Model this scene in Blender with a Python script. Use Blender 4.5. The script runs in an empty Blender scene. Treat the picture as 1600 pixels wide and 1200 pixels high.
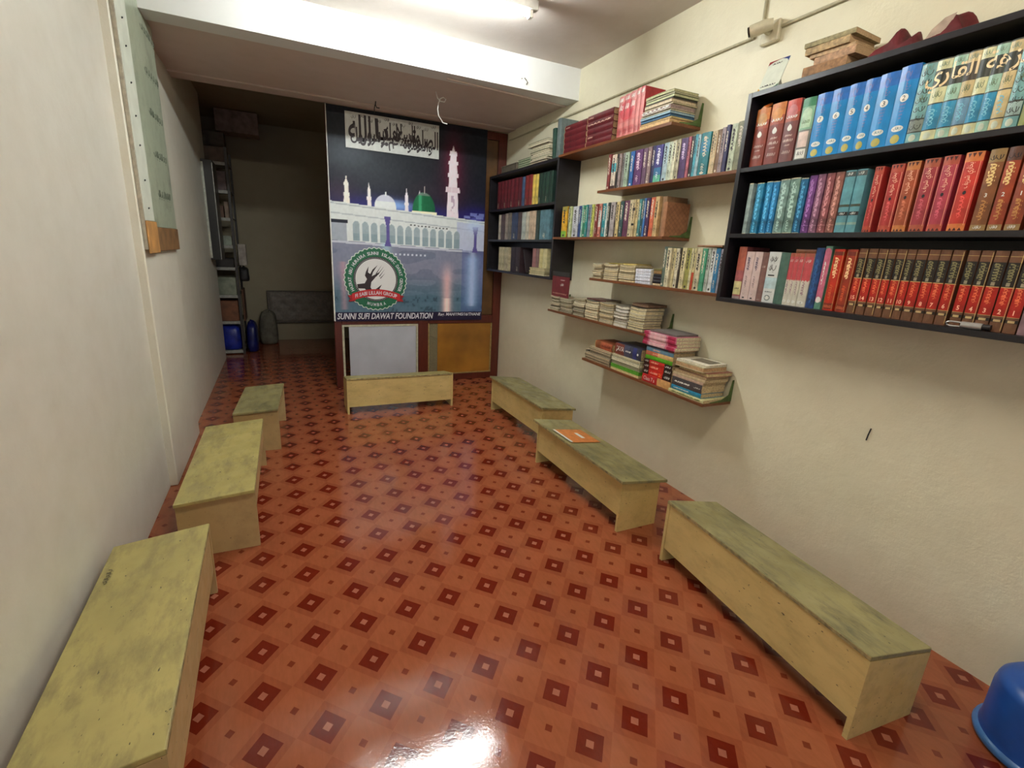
import bpy, math, random
import numpy as np
from mathutils import Vector, Matrix

R = random.Random(7)
S = bpy.context.scene
COL = S.collection

# ------------------------------------------------------------------ camera
cd = bpy.data.cameras.new('camera')
cam = bpy.data.objects.new('camera', cd); COL.objects.link(cam)
cd.sensor_fit = 'HORIZONTAL'; cd.sensor_width = 36.0
cd.lens = 36.0*750.897/1600.0
cd.clip_start = 0.02; cd.clip_end = 60
def cam_axes(p, y, r):
    cy, sy, cp, sp = math.cos(y), math.sin(y), math.cos(p), math.sin(p)
    f = Vector((-sy*cp, cy*cp, -sp)); rt = Vector((cy, sy, 0)); up = rt.cross(f)
    cr, sr = math.cos(r), math.sin(r)
    return cr*rt+sr*up, -sr*rt+cr*up, f
a_, b_, f_ = cam_axes(.268242, -.449363, .0530780)
M = Matrix(((a_.x, b_.x, -f_.x, 0), (a_.y, b_.y, -f_.y, 0), (a_.z, b_.z, -f_.z, 1.55), (0, 0, 0, 1)))
cam.matrix_world = M
S.camera = cam

# ------------------------------------------------------------------ world, exposure
w = bpy.data.worlds.new('world'); S.world = w; w.use_nodes = True
w.node_tree.nodes['Background'].inputs[0].default_value = (0.80, 0.86, 1.0, 1)
w.node_tree.nodes['Background'].inputs[1].default_value = 0.25
S.view_settings.view_transform = 'Standard'
S.view_settings.look = 'None'
S.view_settings.gamma = 1.0
S.view_settings.use_curve_mapping = False
S.view_settings.exposure = 1.62
TUBE_STRENGTH = 90.0        # the two ceiling tube lights
TUBE2_STRENGTH = 62.0
TUBE_COLOUR = (.95, 1.0, .985)
TUBE2_COLOUR = (1.0, .92, .78)

# ------------------------------------------------------------------ helpers
def lin(c):
    c = c/255.0
    return c/12.92 if c <= .04045 else ((c+.055)/1.055)**2.4
def rgb(t): return (lin(t[0]), lin(t[1]), lin(t[2]), 1.0)
MATS = {}
def nodes_of(name):
    m = bpy.data.materials.new(name); m.use_nodes = True
    nt = m.node_tree; return m, nt, nt.nodes['Principled BSDF']
def N(nt, kind, **kw):
    n = nt.nodes.new(kind)
    for k, v in kw.items(): setattr(n, k, v)
    return n
def mixrgb(nt, fac, a, b, blend='MIX'):
    n = nt.nodes.new('ShaderNodeMix'); n.data_type = 'RGBA'; n.blend_type = blend
    for sock, v in ((n.inputs[0], fac), (n.inputs[6], a), (n.inputs[7], b)):
        if hasattr(v, 'links'): nt.links.new(v, sock)
        else: sock.default_value = v
    return n.outputs[2]
def math_(nt, op, a, b=None, c=None):
    n = nt.nodes.new('ShaderNodeMath'); n.operation = op
    for i, v in enumerate((a, b, c)):
        if v is None: continue
        if hasattr(v, 'links'): nt.links.new(v, n.inputs[i])
        else: n.inputs[i].default_value = v
    return n.outputs[0]
def noise(nt, scale, detail=3, rough=.5, vec=None, stretch=None):
    if vec is None:
        tc = nt.nodes.new('ShaderNodeTexCoord'); vec = tc.outputs['Object']
    if stretch:
        mp = nt.nodes.new('ShaderNodeMapping'); mp.inputs['Scale'].default_value = stretch
        nt.links.new(vec, mp.inputs[0]); vec = mp.outputs[0]
    n = nt.nodes.new('ShaderNodeTexNoise'); n.inputs['Scale'].default_value = scale
    n.inputs['Detail'].default_value = detail; n.inputs['Roughness'].default_value = rough
    nt.links.new(vec, n.inputs['Vector'])
    return n.outputs['Fac']
def ramp(nt, fac, stops):
    n = nt.nodes.new('ShaderNodeValToRGB'); cr = n.color_ramp
    while len(cr.elements) < len(stops): cr.elements.new(.5)
    for e, (p, c) in zip(cr.elements, stops):
        e.position = p; e.color = c if len(c) == 4 else (*c, 1)
    nt.links.new(fac, n.inputs[0]); return n.outputs[0]
def bump(nt, bsdf, h, strength, dist=.01):
    n = nt.nodes.new('ShaderNodeBump'); n.inputs['Strength'].default_value = strength
    n.inputs['Distance'].default_value = dist
    nt.links.new(h, n.inputs['Height']); nt.links.new(n.outputs[0], bsdf.inputs['Normal'])
def pm(c, rough=.6, var=.12, scale=30, metal=0.0, key=None, spec=.5):
    """painted / printed / plain surface of one colour with slight wear"""
    k = key or ('p', c, rough, var, scale, metal, spec)
    if k in MATS: return MATS[k]
    m, nt, b = nodes_of('surface_%02x%02x%02x' % c)
    b.inputs['Roughness'].default_value = rough; b.inputs['Metallic'].default_value = metal
    b.inputs['Specular IOR Level'].default_value = spec
    if var > 0:
        f = noise(nt, scale, 3)
        a = rgb(tuple(max(0, int(v*(1-var))) for v in c)); d = rgb(tuple(min(255, int(v*(1+var*.6))) for v in c))
        nt.links.new(ramp(nt, f, [(.3, a), (.7, d)]), b.inputs['Base Color'])
    else: b.inputs['Base Color'].default_value = rgb(c)
    MATS[k] = m; return m
def wall_mat(name, c, c2, patch=.5, rough=.45, bmp=.25, drip=None):
    m, nt, b = nodes_of(name)
    f1 = noise(nt, .9, 4, .6); f2 = noise(nt, 7, 4, .6)
    col = mixrgb(nt, f1, rgb(c), rgb(c2))
    dirt = ramp(nt, f2, [(.35, (1, 1, 1)), (.62, (.93, .92, .9)), (.8, (.86, .84, .8))])
    col = mixrgb(nt, patch, col, mixrgb(nt, 1.0, col, dirt, 'MULTIPLY'))
    nt.links.new(col, b.inputs['Base Color'])
    b.inputs['Roughness'].default_value = rough
    h = math_(nt, 'ADD', noise(nt, 3.2, 3, .5), math_(nt, 'MULTIPLY', noise(nt, 30, 5, .7), .34))
    bump(nt, b, h, bmp, .02)
    return m

class MB:
    def __init__(s): s.v = []; s.f = []; s.m = []; s.smooth = set()
    def add(s, vs, fs, mi=0, smooth=False):
        o = len(s.v); s.v += [tuple(v) for v in vs]
        for f in fs:
            if smooth: s.smooth.add(len(s.f))
            s.f.append([o+i for i in f]); s.m.append(mi)
        return s
    def box(s, x0, x1, y0, y1, z0, z1, mi=0):
        return s.add([(x0,y0,z0),(x1,y0,z0),(x1,y1,z0),(x0,y1,z0),(x0,y0,z1),(x1,y0,z1),(x1,y1,z1),(x0,y1,z1)],
            [(0,3,2,1),(4,5,6,7),(0,1,5,4),(1,2,6,5),(2,3,7,6),(3,0,4,7)], mi)
    def hexa(s, p, mi=0):
        return s.add(p, [(0,3,2,1),(4,5,6,7),(0,1,5,4),(1,2,6,5),(2,3,7,6),(3,0,4,7)], mi)
    def bbox(s, x0, x1, y0, y1, z0, z1, b=.003, mi=0):
        """box with chamfered edges"""
        X, Y, Z = (x0, x1), (y0, y1), (z0, z1); vs = []; idx = {}
        for i in (0, 1):
            for j in (0, 1):
                for k in (0, 1):
                    sx, sy, sz = (1, -1)[i], (1, -1)[j], (1, -1)[k]
                    for a in range(3):
                        p = [X[i]+sx*b, Y[j]+sy*b, Z[k]+sz*b]; p[a] = (X[i], Y[j], Z[k])[a]
                        idx[i, j, k, a] = len(vs); vs.append(p)
        fs = []
        for a in range(3):
            o = [q for q in range(3) if q != a]
            for sgn in (0, 1):
                q = []
                for (u, v) in ((0, 0), (1, 0), (1, 1), (0, 1)):
                    key = [0, 0, 0]; key[a] = sgn; key[o[0]] = u; key[o[1]] = v; q.append(idx[(*key, a)])
                fs.append(q)
            for u in (0, 1):
                for v in (0, 1):
                    k0 = [0, 0, 0]; k0[o[0]] = u; k0[o[1]] = v; k1 = list(k0); k1[a] = 1
                    fs.append([idx[(*k0, o[0])], idx[(*k1, o[0])], idx[(*k1, o[1])], idx[(*k0, o[1])]])
        for i in (0, 1):
            for j in (0, 1):
                for k in (0, 1): fs.append([idx[i, j, k, a] for a in range(3)])
        return s.add(vs, fs, mi)
    def tube(s, pts, r, n=8, mi=0, cap=True):
        pts = [Vector(p) for p in pts]; rings = []
        for i, p in enumerate(pts):
            d = (pts[min(i+1, len(pts)-1)]-pts[max(i-1, 0)]).normalized()
            up = Vector((0, 0, 1)) if abs(d.z) < .9 else Vector((0, 1, 0))
            a = d.cross(up).normalized(); b = d.cross(a).normalized()
            rr = r[i] if isinstance(r, (list, tuple)) else r
            rings.append([p+rr*(math.cos(t)*a+math.sin(t)*b) for t in [2*math.pi*k/n for k in range(n)]])
        vs = [v for g in rings for v in g]
        fs = [(i*n+k, i*n+(k+1) % n, (i+1)*n+(k+1) % n, (i+1)*n+k) for i in range(len(pts)-1) for k in range(n)]
        s.add(vs, fs, mi, True)
        if cap: s.add(rings[0], [tuple(range(n))], mi); s.add(rings[-1], [tuple(range(n))[::-1]], mi)
        return s
    def lathe(s, prof, n=24, mi=0, axis=(0, 0)):
        vs = [(axis[0]+r*math.cos(2*math.pi*k/n), axis[1]+r*math.sin(2*math.pi*k/n), z) for r, z in prof for k in range(n)]
        fs = [(i*n+k, i*n+(k+1) % n, (i+1)*n+(k+1) % n, (i+1)*n+k) for i in range(len(prof)-1) for k in range(n)]
        return s.add(vs, fs, mi, True)
    def mesh(s, name, mats):
        me = bpy.data.meshes.new(name); me.from_pydata(s.v, [], s.f)
        for m in mats: me.materials.append(m)
        me.polygons.foreach_set('material_index', s.m)
        if s.smooth: me.polygons.foreach_set('use_smooth', [i in s.smooth for i in range(len(s.f))])
        import bmesh
        bm = bmesh.new(); bm.from_mesh(me); bmesh.ops.recalc_face_normals(bm, faces=bm.faces); bm.to_mesh(me); bm.free()
        return me
    def build(s, name, mats, parent=None, loc=None, rot=None):
        if not isinstance(mats, (list, tuple)): mats = [mats]
        return put(name, s.mesh(name, mats), parent, loc, rot)
def put(name, me, parent=None, loc=None, rot=None):
    o = bpy.data.objects.new(name, me); COL.objects.link(o)
    if parent: o.parent = parent
    if loc: o.location = loc
    if rot: o.rotation_euler = rot
    return o
def tag(o, label=None, cat=None, group=None, kind=None):
    if label: o['label'] = label
    if cat: o['category'] = cat
    if group: o['group'] = group
    if kind: o['kind'] = kind
    return o
def thing(name, label, cat, loc=(0, 0, 0), rot=(0, 0, 0), group=None):
    o = bpy.data.objects.new(name, None); COL.objects.link(o); o.empty_display_size = .05
    o.location = loc; o.rotation_euler = rot
    return tag(o, label, cat, group)
def struct(name, mb, mats): return tag(mb.build(name, mats), kind='structure')

# ---- lettering -----------------------------------------------------------
AR = {'ا':(0xFE8D,0xFE8E),'ب':(0xFE8F,0xFE90,0xFE91,0xFE92),'ة':(0xFE93,0xFE94),'ت':(0xFE95,0xFE96,0xFE97,0xFE98),
 'ح':(0xFEA1,0xFEA2,0xFEA3,0xFEA4),'خ':(0xFEA5,0xFEA6,0xFEA7,0xFEA8),'د':(0xFEA9,0xFEAA),'ر':(0xFEAD,0xFEAE),'ز':(0xFEAF,0xFEB0),
 'س':(0xFEB1,0xFEB2,0xFEB3,0xFEB4),'ش':(0xFEB5,0xFEB6,0xFEB7,0xFEB8),'ص':(0xFEB9,0xFEBA,0xFEBB,0xFEBC),'ع':(0xFEC9,0xFECA,0xFECB,0xFECC),
 'ف':(0xFED1,0xFED2,0xFED3,0xFED4),'ق':(0xFED5,0xFED6,0xFED7,0xFED8),'ك':(0xFED9,0xFEDA,0xFEDB,0xFEDC),'ل':(0xFEDD,0xFEDE,0xFEDF,0xFEE0),
 'م':(0xFEE1,0xFEE2,0xFEE3,0xFEE4),'ن':(0xFEE5,0xFEE6,0xFEE7,0xFEE8),'ه':(0xFEE9,0xFEEA,0xFEEB,0xFEEC),'و':(0xFEED,0xFEEE),
 'ي':(0xFEF1,0xFEF2,0xFEF3,0xFEF4),'ى':(0xFEEF,0xFEF0),'ط':(0xFEC1,0xFEC2,0xFEC3,0xFEC4),'ج':(0xFE9D,0xFE9E,0xFE9F,0xFEA0)}
def shape_ar(t):
    out = []
    for wd in t.split(' '):
        g = []; prev = False; i = 0
        while i < len(wd):
            if wd[i] == 'ل' and i+1 < len(wd) and wd[i+1] == 'ا':
                g.append(0xFEFC if prev else 0xFEFB); prev = False; i += 2; continue
            f = AR[wd[i]]; dual = len(f) == 4; nxt = i+1 < len(wd)
            if dual and nxt: g.append(f[3] if prev else f[2]); prev = True
            else: g.append(f[1] if prev else f[0]); prev = False
            i += 1
        out.append(''.join(chr(c) for c in reversed(g)))
    return ' '.join(reversed(out))
TXC = {}
def text_raw(s, shear=0.0, offset=0.0, res=2):
    k = (s, shear, offset, res)
    if k in TXC: return TXC[k]
    c = bpy.data.curves.new('text', 'FONT'); c.body = s; c.resolution_u = res; c.shear = shear; c.offset = offset
    o = bpy.data.objects.new('text', c); COL.objects.link(o)
    bpy.context.view_layer.update()
    me = bpy.data.meshes.new_from_object(o.evaluated_get(bpy.context.evaluated_depsgraph_get()))
    bpy.data.objects.remove(o); bpy.data.curves.remove(c)
    vs = np.array([tuple(v.co)[:2] for v in me.vertices]); fs = [tuple(p.vertices) for p in me.polygons]
    bpy.data.meshes.remove(me)
    lo, hi = vs.min(0), vs.max(0)
    TXC[k] = ((vs-lo)/(hi-lo), fs, float((hi-lo)[0]/(hi-lo)[1])); return TXC[k]
SQ = {}
def squiggle(seed, n=4):
    """illegible handwriting-like strokes in a unit box"""
    k = (seed % 9, n)
    if k in SQ: return SQ[k]
    r = random.Random(k[0]*31+n); vs = []; fs = []
    def stroke(pts, w):
        for i in range(len(pts)-1):
            a, b = Vector(pts[i]), Vector(pts[i+1]); d = (b-a); 
            if d.length < 1e-6: continue
            p = Vector((-d.y, d.x)).normalized()*w; o = len(vs)
            vs.extend([tuple(a-p), tuple(b-p), tuple(b+p), tuple(a+p)]); fs.append((o, o+1, o+2, o+3))
    for i in range(n):
        x0 = i/n; w = 1/n; c = .035
        y = .35+.15*r.random()
        stroke([(x0+.95*w, .8+.2*r.random()), (x0+.85*w, y), (x0+.5*w, .22), (x0+.12*w, .38), (x0+.05*w, .6)], c)
        if r.random() < .6: stroke([(x0+.4*w, .65), (x0+.4*w+.12*w, .78)], c)
        if r.random() < .6: stroke([(x0+.3*w, .02), (x0+.3*w+.1*w, .1)], c)
        if r.random() < .4: stroke([(x0+.55*w, .95), (x0+.6*w, .3)], c)
    SQ[k] = (np.array(vs), fs, n*.6); return SQ[k]
def lay(raw, origin, xd, up, w_, h_, mats, parent, name='lettering', warp=None, label=None):
    """lay a unit-box glyph mesh onto a plane: origin = lower-left corner"""
    vs, fs, _ = raw; O, X, U = Vector(origin), Vector(xd), Vector(up)
    pts = [O+X*(float(x)*w_)+U*(float(y)*h_) for x, y in vs]
    if warp: pts = [warp(p) for p in pts]
    me = bpy.data.meshes.new(name); me.from_pydata([tuple(p) for p in pts], [], fs); me.materials.append(mats)
    o = put(name, me, parent)
    if label: o['label'] = label
    return o

# ------------------------------------------------------------------ materials of the place
M_left = wall_mat('left_wall_paint', (224, 223, 213), (214, 212, 200), .7, .42, .18)
M_right = wall_mat('right_wall_paint', (230, 225, 200), (220, 214, 186), .6, .5, .36)
M_ceil = wall_mat('ceiling_paint', (214, 206, 198), (204, 194, 186), .6, .7, .15)
M_beam = wall_mat('beam_paint', (226, 228, 226), (216, 218, 216), .3, .6, .1)
M_soff = wall_mat('soffit_paint', (206, 190, 180), (196, 178, 168), .6, .7, .12)
M_back = wall_mat('back_room_dimmed_paint', (164, 154, 128), (146, 136, 110), .6, .6, .15)  # base colour darkened to stand in for the dim light back there
M_trimw = wall_mat('pillar_paint', (230, 227, 214), (220, 217, 202), .6, .45, .3)

def floor_material():
    m, nt, b = nodes_of('floor_vinyl')
    tc = N(nt, 'ShaderNodeTexCoord'); P = tc.outputs['Object']
    ax, ay, bx, by, ox, oy = .1915, .0085, -.006, .2115, .613, 1.372
    det = ax*by-ay*bx
    def lc(cx, cy):
        n = N(nt, 'ShaderNodeVectorMath', operation='DOT_PRODUCT'); nt.links.new(P, n.inputs[0])
        n.inputs[1].default_value = (cx/det, cy/det, 0)
        f = math_(nt, 'SUBTRACT', n.outputs['Value'], (cx*ox+cy*oy)/det)
        return f
    u = lc(by, -bx); v = lc(-ay, ax)
    du = math_(nt, 'ABSOLUTE', math_(nt, 'SUBTRACT', u, math_(nt, 'ROUND', u)))
    dv = math_(nt, 'ABSOLUTE', math_(nt, 'SUBTRACT', v, math_(nt, 'ROUND', v)))
    s = math_(nt, 'ADD', du, dv)
    L_, Mi, D_, I_, K_ = [rgb(c) for c in ((150, 84, 54), (142, 75, 48), (104, 32, 17), (156, 94, 74), (116, 48, 28))]
    n = nt.nodes.new('ShaderNodeValToRGB'); cr = n.color_ramp; cr.interpolation = 'CONSTANT'
    st = [(0, I_), (.088, D_), (.305, Mi), (.49, L_), (.915, K_)]
    while len(cr.elements) < len(st): cr.elements.new(.5)
    for e, (p, c) in zip(cr.elements, st): e.position = p; e.color = c
    nt.links.new(s, n.inputs[0]); col = n.outputs[0]
    wear = ramp(nt, noise(nt, 2.3, 6, .65), [(.3, (.90, .88, .86)), (.55, (1, 1, 1)), (.75, (1.08, 1.06, 1.04))])
    col = mixrgb(nt, 1.0, col, wear, 'MULTIPLY')
    grain = ramp(nt, noise(nt, 60, 4, .6, stretch=(1, .25, 1)), [(.35, (.93, .93, .93)), (.65, (1.05, 1.05, 1.05))])
    col = mixrgb(nt, 1.0, col, grain, 'MULTIPLY')
    nt.links.new(col, b.inputs['Base Color'])
    rr = ramp(nt, noise(nt, 5, 5, .6), [(.3, (.05, .05, .05)), (.7, (.11, .11, .11))])
    nt.links.new(rr, b.inputs['Roughness'])
    h = math_(nt, 'ADD', math_(nt, 'MULTIPLY', noise(nt, 9, 2, .5), .6), math_(nt, 'MULTIPLY', noise(nt, 110, 3, .65), .20))
    bump(nt, b, h, .17, .006)
    return m
M_floor = floor_material()

def stained(name, base, dark, olive, rough=.5, amt=.6, scale=7):
    m, nt, b = nodes_of(name)
    oi = N(nt, 'ShaderNodeObjectInfo'); tc = N(nt, 'ShaderNodeTexCoord')
    va = N(nt, 'ShaderNodeVectorMath', operation='ADD'); nt.links.new(tc.outputs['Object'], va.inputs[0])
    nt.links.new(oi.outputs['Location'], va.inputs[1]); v = va.outputs[0]
    c = mixrgb(nt, ramp(nt, noise(nt, scale*.45, 5, .6, v), [(.35, (0, 0, 0)), (.65, (1, 1, 1))]), rgb(base), rgb(olive))
    c = mixrgb(nt, ramp(nt, noise(nt, scale*2, 6, .7, v, (1, .35, 1)), [(.46, (0, 0, 0)), (.68, (amt, amt, amt))]), c, rgb(dark))
    c = mixrgb(nt, ramp(nt, noise(nt, scale*13, 2, .5, v, (1, .4, 1)), [(.71, (0, 0, 0)), (.74, (.9, .9, .9))]), c, rgb(tuple(int(q*.45) for q in dark)))
    nt.links.new(c, b.inputs['Base Color'])
    nt.links.new(ramp(nt, noise(nt, 12, 3, .6, v), [(.3, (rough-.12,)*3), (.7, (rough+.12,)*3)]), b.inputs['Roughness'])
    bump(nt, b, noise(nt, 40, 4, .6, v), .1, .002)
    return m
M_top = stained('desk_top_paint', (180, 168, 104), (122, 112, 76), (160, 149, 92), .45, .75)
M_topg = stained('desk_top_worn', (158, 149, 102), (88, 86, 64), (130, 123, 82), .42, .85)
M_side = stained('desk_side_paint', (210, 188, 126), (146, 126, 80), (198, 176, 114), .5, .4)
M_sidew = stained('desk_side_warm', (188, 164, 116), (146, 126, 86), (178, 154, 106), .5, .35)
M_edge = pm((150, 138, 96), .6, .3, 40)
def wood(name, c1, c2, rough=.4, stretch=(1, 12, 12)):
    m, nt, b = nodes_of(name)
    f = noise(nt, 6, 5, .6, stretch=stretch)
    nt.links.new(ramp(nt, f, [(.3, rgb(c1)), (.7, rgb(c2))]), b.inputs['Base Color'])
    b.inputs['Roughness'].default_value = rough
    return m
M_plank = wood('shelf_plank_wood', (92, 50, 24), (124, 74, 38), .4, (12, 1.2, 12))
M_frame = wood('partition_wood', (70, 24, 16), (94, 36, 22), .35, (14, 14, 1))
M_black = pm((24, 22, 27), .38, .35, 14)
M_paper = pm((214, 202, 166), .8, .18, 120)
M_paper2 = pm((190, 168, 128), .8, .2, 120)
M_metal = pm((178, 180, 178), .25, .1, 30, .9)
M_green = pm((72, 96, 46), .5, .2, 30)
M_white = pm((226, 226, 218), .5, .05, 20)
M_ink = pm((28, 26, 28), .6, 0)
M_gold = pm((206, 170, 96), .45, .1, 60)

# ------------------------------------------------------------------ room shell
XR, XL, XP, XB = 2.415, -.731, -.689, -.735
Y0, YB, ZC, ZS = -1.6, 3.987, 3.07, 2.83
struct('floor', MB().box(-1.4, XR+.1, Y0-.1, 8.55, -.06, 0), M_floor)
struct('wall_right', MB().box(XR, XR+.1, Y0, 8.45, 0, 3.2), M_right)
struct('wall_left', MB().box(XL-.15, XL, Y0, 3.405, 0, ZC), M_left)
struct('trim_1', MB().bbox(XL-.15, XP, 3.405, 4.36, 0, ZC, .006), M_trimw)
struct('wall_left_far', MB().box(XB-.15, XB, 4.36, 7.19, 0, 3.12), M_trimw)
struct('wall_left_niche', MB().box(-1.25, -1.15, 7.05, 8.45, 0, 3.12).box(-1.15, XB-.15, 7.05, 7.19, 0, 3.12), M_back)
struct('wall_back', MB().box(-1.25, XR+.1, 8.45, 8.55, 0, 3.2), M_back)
struct('wall_front', MB().box(XL-.15, -.45, Y0-.1, Y0, 0, ZC).box(1.75, XR+.1, Y0-.1, Y0, 0, ZC).box(-.45, 1.75, Y0-.1, Y0, 2.25, ZC), M_right)   # unseen wall; its doorway opening is added to let in daylight fill
struct('ceiling', MB().box(XL-.15, XR+.1, Y0-.1, YB, ZC, ZC+.1), M_ceil)
struct('trim_2', MB().box(XL-.1, XR, YB, 4.17, ZS, ZC+.1, 0), M_beam)
b_ = MB().box(XL-.1, XR, 4.17, 5.25, ZS+.008, ZS+.3)
struct('ceiling_loft', b_, M_soff)
struct('trim_3', MB().bbox(XB-.1, XR, 5.25, 5.44, ZS-.004, ZS+.3, .004), M_soff)
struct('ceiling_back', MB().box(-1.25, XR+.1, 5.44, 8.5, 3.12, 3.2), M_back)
# cable strip along the soffit, and the wall conduits
struct('trim_4', MB().hexa([(1.27,4.085,ZS-.012),(2.40,4.175,ZS-.012),(2.40,4.19,ZS-.012),(1.27,4.1,ZS-.012),
                            (1.27,4.085,ZS),(2.40,4.175,ZS),(2.40,4.19,ZS),(1.27,4.1,ZS)]), M_soff)
M_cond = pm((176, 168, 138), .5, .1)
o = MB().tube([(XR-.008, 5.38, 2.745), (XR-.008, 2.2, 2.735)], .008, 8).tube([(XR-.008, 2.06, 2.735), (XR-.008, Y0, 2.73)], .008, 8).build('cable_conduit', M_cond)
tag(o, 'thin cream cable conduit running along the upper right wall', 'conduit')
o = MB().tube([(XR-.008, 2.155, 2.79), (XR-.008, 2.165, ZC)], .008, 8).build('cable_conduit', M_cond)
tag(o, 'short upright cable conduit from the wall camera up to the ceiling', 'conduit')

# ------------------------------------------------------------------ tube lights
def tube_light(label, x0, x1, y, z, strength, colour):
    t = thing('tube_light', label, 'lamp', ((x0+x1)/2, y, z))
    L = (x1-x0)/2
    em = bpy.data.materials.new('tube_glow'); em.use_nodes = True; nt = em.node_tree; nt.nodes.clear()
    e = nt.nodes.new('ShaderNodeEmission'); e.inputs[0].default_value = (*colour, 1); e.inputs[1].default_value = strength
    oo = nt.nodes.new('ShaderNodeOutputMaterial'); nt.links.new(e.outputs[0], oo.inputs[0])
    MB().bbox(-L-.04, L+.06, -.022, .022, .012, .068, .004).build('batten_housing', pm((190, 190, 184), .5, .05), t)
    MB().tube([(-L, 0, -.012), (L, 0, -.012)], .014, 12, cap=True).build('glass_tube', em, t)
    for s in (-1, 1):
        MB().bbox(s*L-.012+s*.014, s*L+.012+s*.014, -.018, .018, -.032, .011, .002).build('lamp_holder', M_white, t)
tube_light('lit ceiling tube light just in front of the white beam', .30, 1.51, 3.18, 3.0, TUBE_STRENGTH, TUBE_COLOUR)
tube_light('lit ceiling tube light above the near end of the room', .3, 1.5, .66, 3.0, TUBE2_STRENGTH, TUBE2_COLOUR)

# ------------------------------------------------------------------ low sloped desks
def desk(label, loc, rz, L, W, zf, zb, side, apron, over=0.0, mt=None, ms=None, endin=0.0, lip=None, mark=None):
    """local: y = length, x = depth (side = +1 or -1), front edge at x=0"""
    mt = mt or M_top; ms = ms or M_side
    t = thing('low_desk', label, 'desk', loc, (0, 0, rz)); s = side; th = .018; g = .0008
    def top_z(d): return zf+(zb-zf)*d/W
    def X(d): return s*d
    b = MB()
    e = .0
    b.hexa([(X(0), 0, top_z(0)-th), (X(W), 0, top_z(W)-th), (X(W), L, top_z(W)-th), (X(0), L, top_z(0)-th),
            (X(0), 0, top_z(0)), (X(W), 0, top_z(W)), (X(W), L, top_z(W)), (X(0), L, top_z(0))])
    o = b.build('desk_top', mt, t); md = o.modifiers.new('bevel', 'BEVEL'); md.width = .003; md.segments = 2
    MB().hexa([(X(-.0012), .001, top_z(0)-th*.95), (X(0), .001, top_z(0)-th*.95), (X(0), L-.001, top_z(0)-th*.95), (X(-.0012), L-.001, top_z(0)-th*.95),
               (X(-.0012), .001, top_z(0)-.003), (X(0), .001, top_z(0)-.003), (X(0), L-.001, top_z(0)-.003), (X(-.0012), L-.001, top_z(0)-.003)]).build('edge_strip', M_edge, t)
    a0 = over; a1 = W-over*1.2
    for k, y in enumerate((endin, L-endin-.018)):
        MB().hexa([(X(a0), y, 0), (X(a1), y, 0), (X(a1), y+.018, 0), (X(a0), y+.018, 0),
                   (X(a0), y, top_z(a0)-th-g), (X(a1), y, top_z(a1)-th-g), (X(a1), y+.018, top_z(a1)-th-g), (X(a0), y+.018, top_z(a0)-th-g)]).build('side_panel', ms, t)
    y0, y1 = endin+.018+g, L-endin-.018-g
    z1 = top_z(a0)-th-g-.002; z0 = apron
    MB().hexa([(X(a0+.004), y0, z0), (X(a0+.022), y0, z0), (X(a0+.022), y1, z0), (X(a0+.004), y1, z0),
               (X(a0+.004), y0, z1), (X(a0+.022), y0, z1-.002), (X(a0+.022), y1, z1-.002), (X(a0+.004), y1, z1)]).build('front_panel', ms, t)
    MB().hexa([(X(a1-.03), y0, top_z(a1)-th-.05), (X(a1-.012), y0, top_z(a1)-th-.05), (X(a1-.012), y1, top_z(a1)-th-.05), (X(a1-.03), y1, top_z(a1)-th-.05),
               (X(a1-.03), y0, top_z(a1)-th-g), (X(a1-.012), y0, top_z(a1)-th-g), (X(a1-.012), y1, top_z(a1)-th-g), (X(a1-.03), y1, top_z(a1)-th-g)]).build('back_rail', ms, t)
    return t
rd = math.radians
desk('long cream desk nearest the camera by the right wall, dark-spotted front', (1.642, .627, 0), rd(-5.3), 1.045, .325, .35, .296, 1, .078, 0, M_topg, M_side)
desk('stained cream desk in the middle of the right wall row, orange folder on top', (1.650, 1.930, 0), rd(0), 1.085, .335, .343, .300, 1, .1, .024, M_topg, M_side, .03)
desk('weathered cream desk furthest along the right wall, beside the partition', (1.840, 3.225, 0), rd(1.2), 1.06, .33, .345, .305, 1, .09, .014, M_topg, M_side, .02)
desk('cream desk standing crosswise in front of the banner partition', (1.497, 4.478, 0), rd(90-.7), 1.022, .31, .347, .292, 1, .068, 0, M_top, M_side)
M_scr = pm((96, 88, 56), .6, 0)
last = desk('long yellowish desk nearest the camera by the left wall', (-.332, 1.135, 0), rd(1.4), 1.08, .335, .345, .312, -1, .12, 0, M_top, M_sidew)
lay(squiggle(4, 5), (-.29, .80, .3235), (.0, 1, 0), (-1, 0, .09), .09, .02, M_scr, last, 'pencil_scribble')
desk('cream desk second along the left wall, in front of the wall pillar', (-.196, 2.495, 0), rd(-.5), 1.10, .345, .337, .312, -1, .2, 0, M_top, M_sidew, .03)
desk('short cream desk furthest along the left wall', (-.093, 3.80, 0), rd(-3.6), .72, .3, .335, .315, -1, .27, .0, M_topg, M_sidew, .02)

# pencil-like marks on the nearest left desk
# orange folder
t = thing('paper_folder', 'orange paper folder with a white label lying on the middle right desk', 'folder', (1.68, 2.515, .343), (0, math.atan2(.043, .335), rd(1)))
MB().box(0, .235, 0, .25, .0012, .004).build('cover', pm((206, 126, 62), .55, .1), t)
MB().box(-.006, .012, .004, .246, .0042, .0052).build('paper_edge', M_white, t)
MB().box(.13, .158, .075, .175, .0042, .0052).build('label_sticker', M_white, t)

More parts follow.
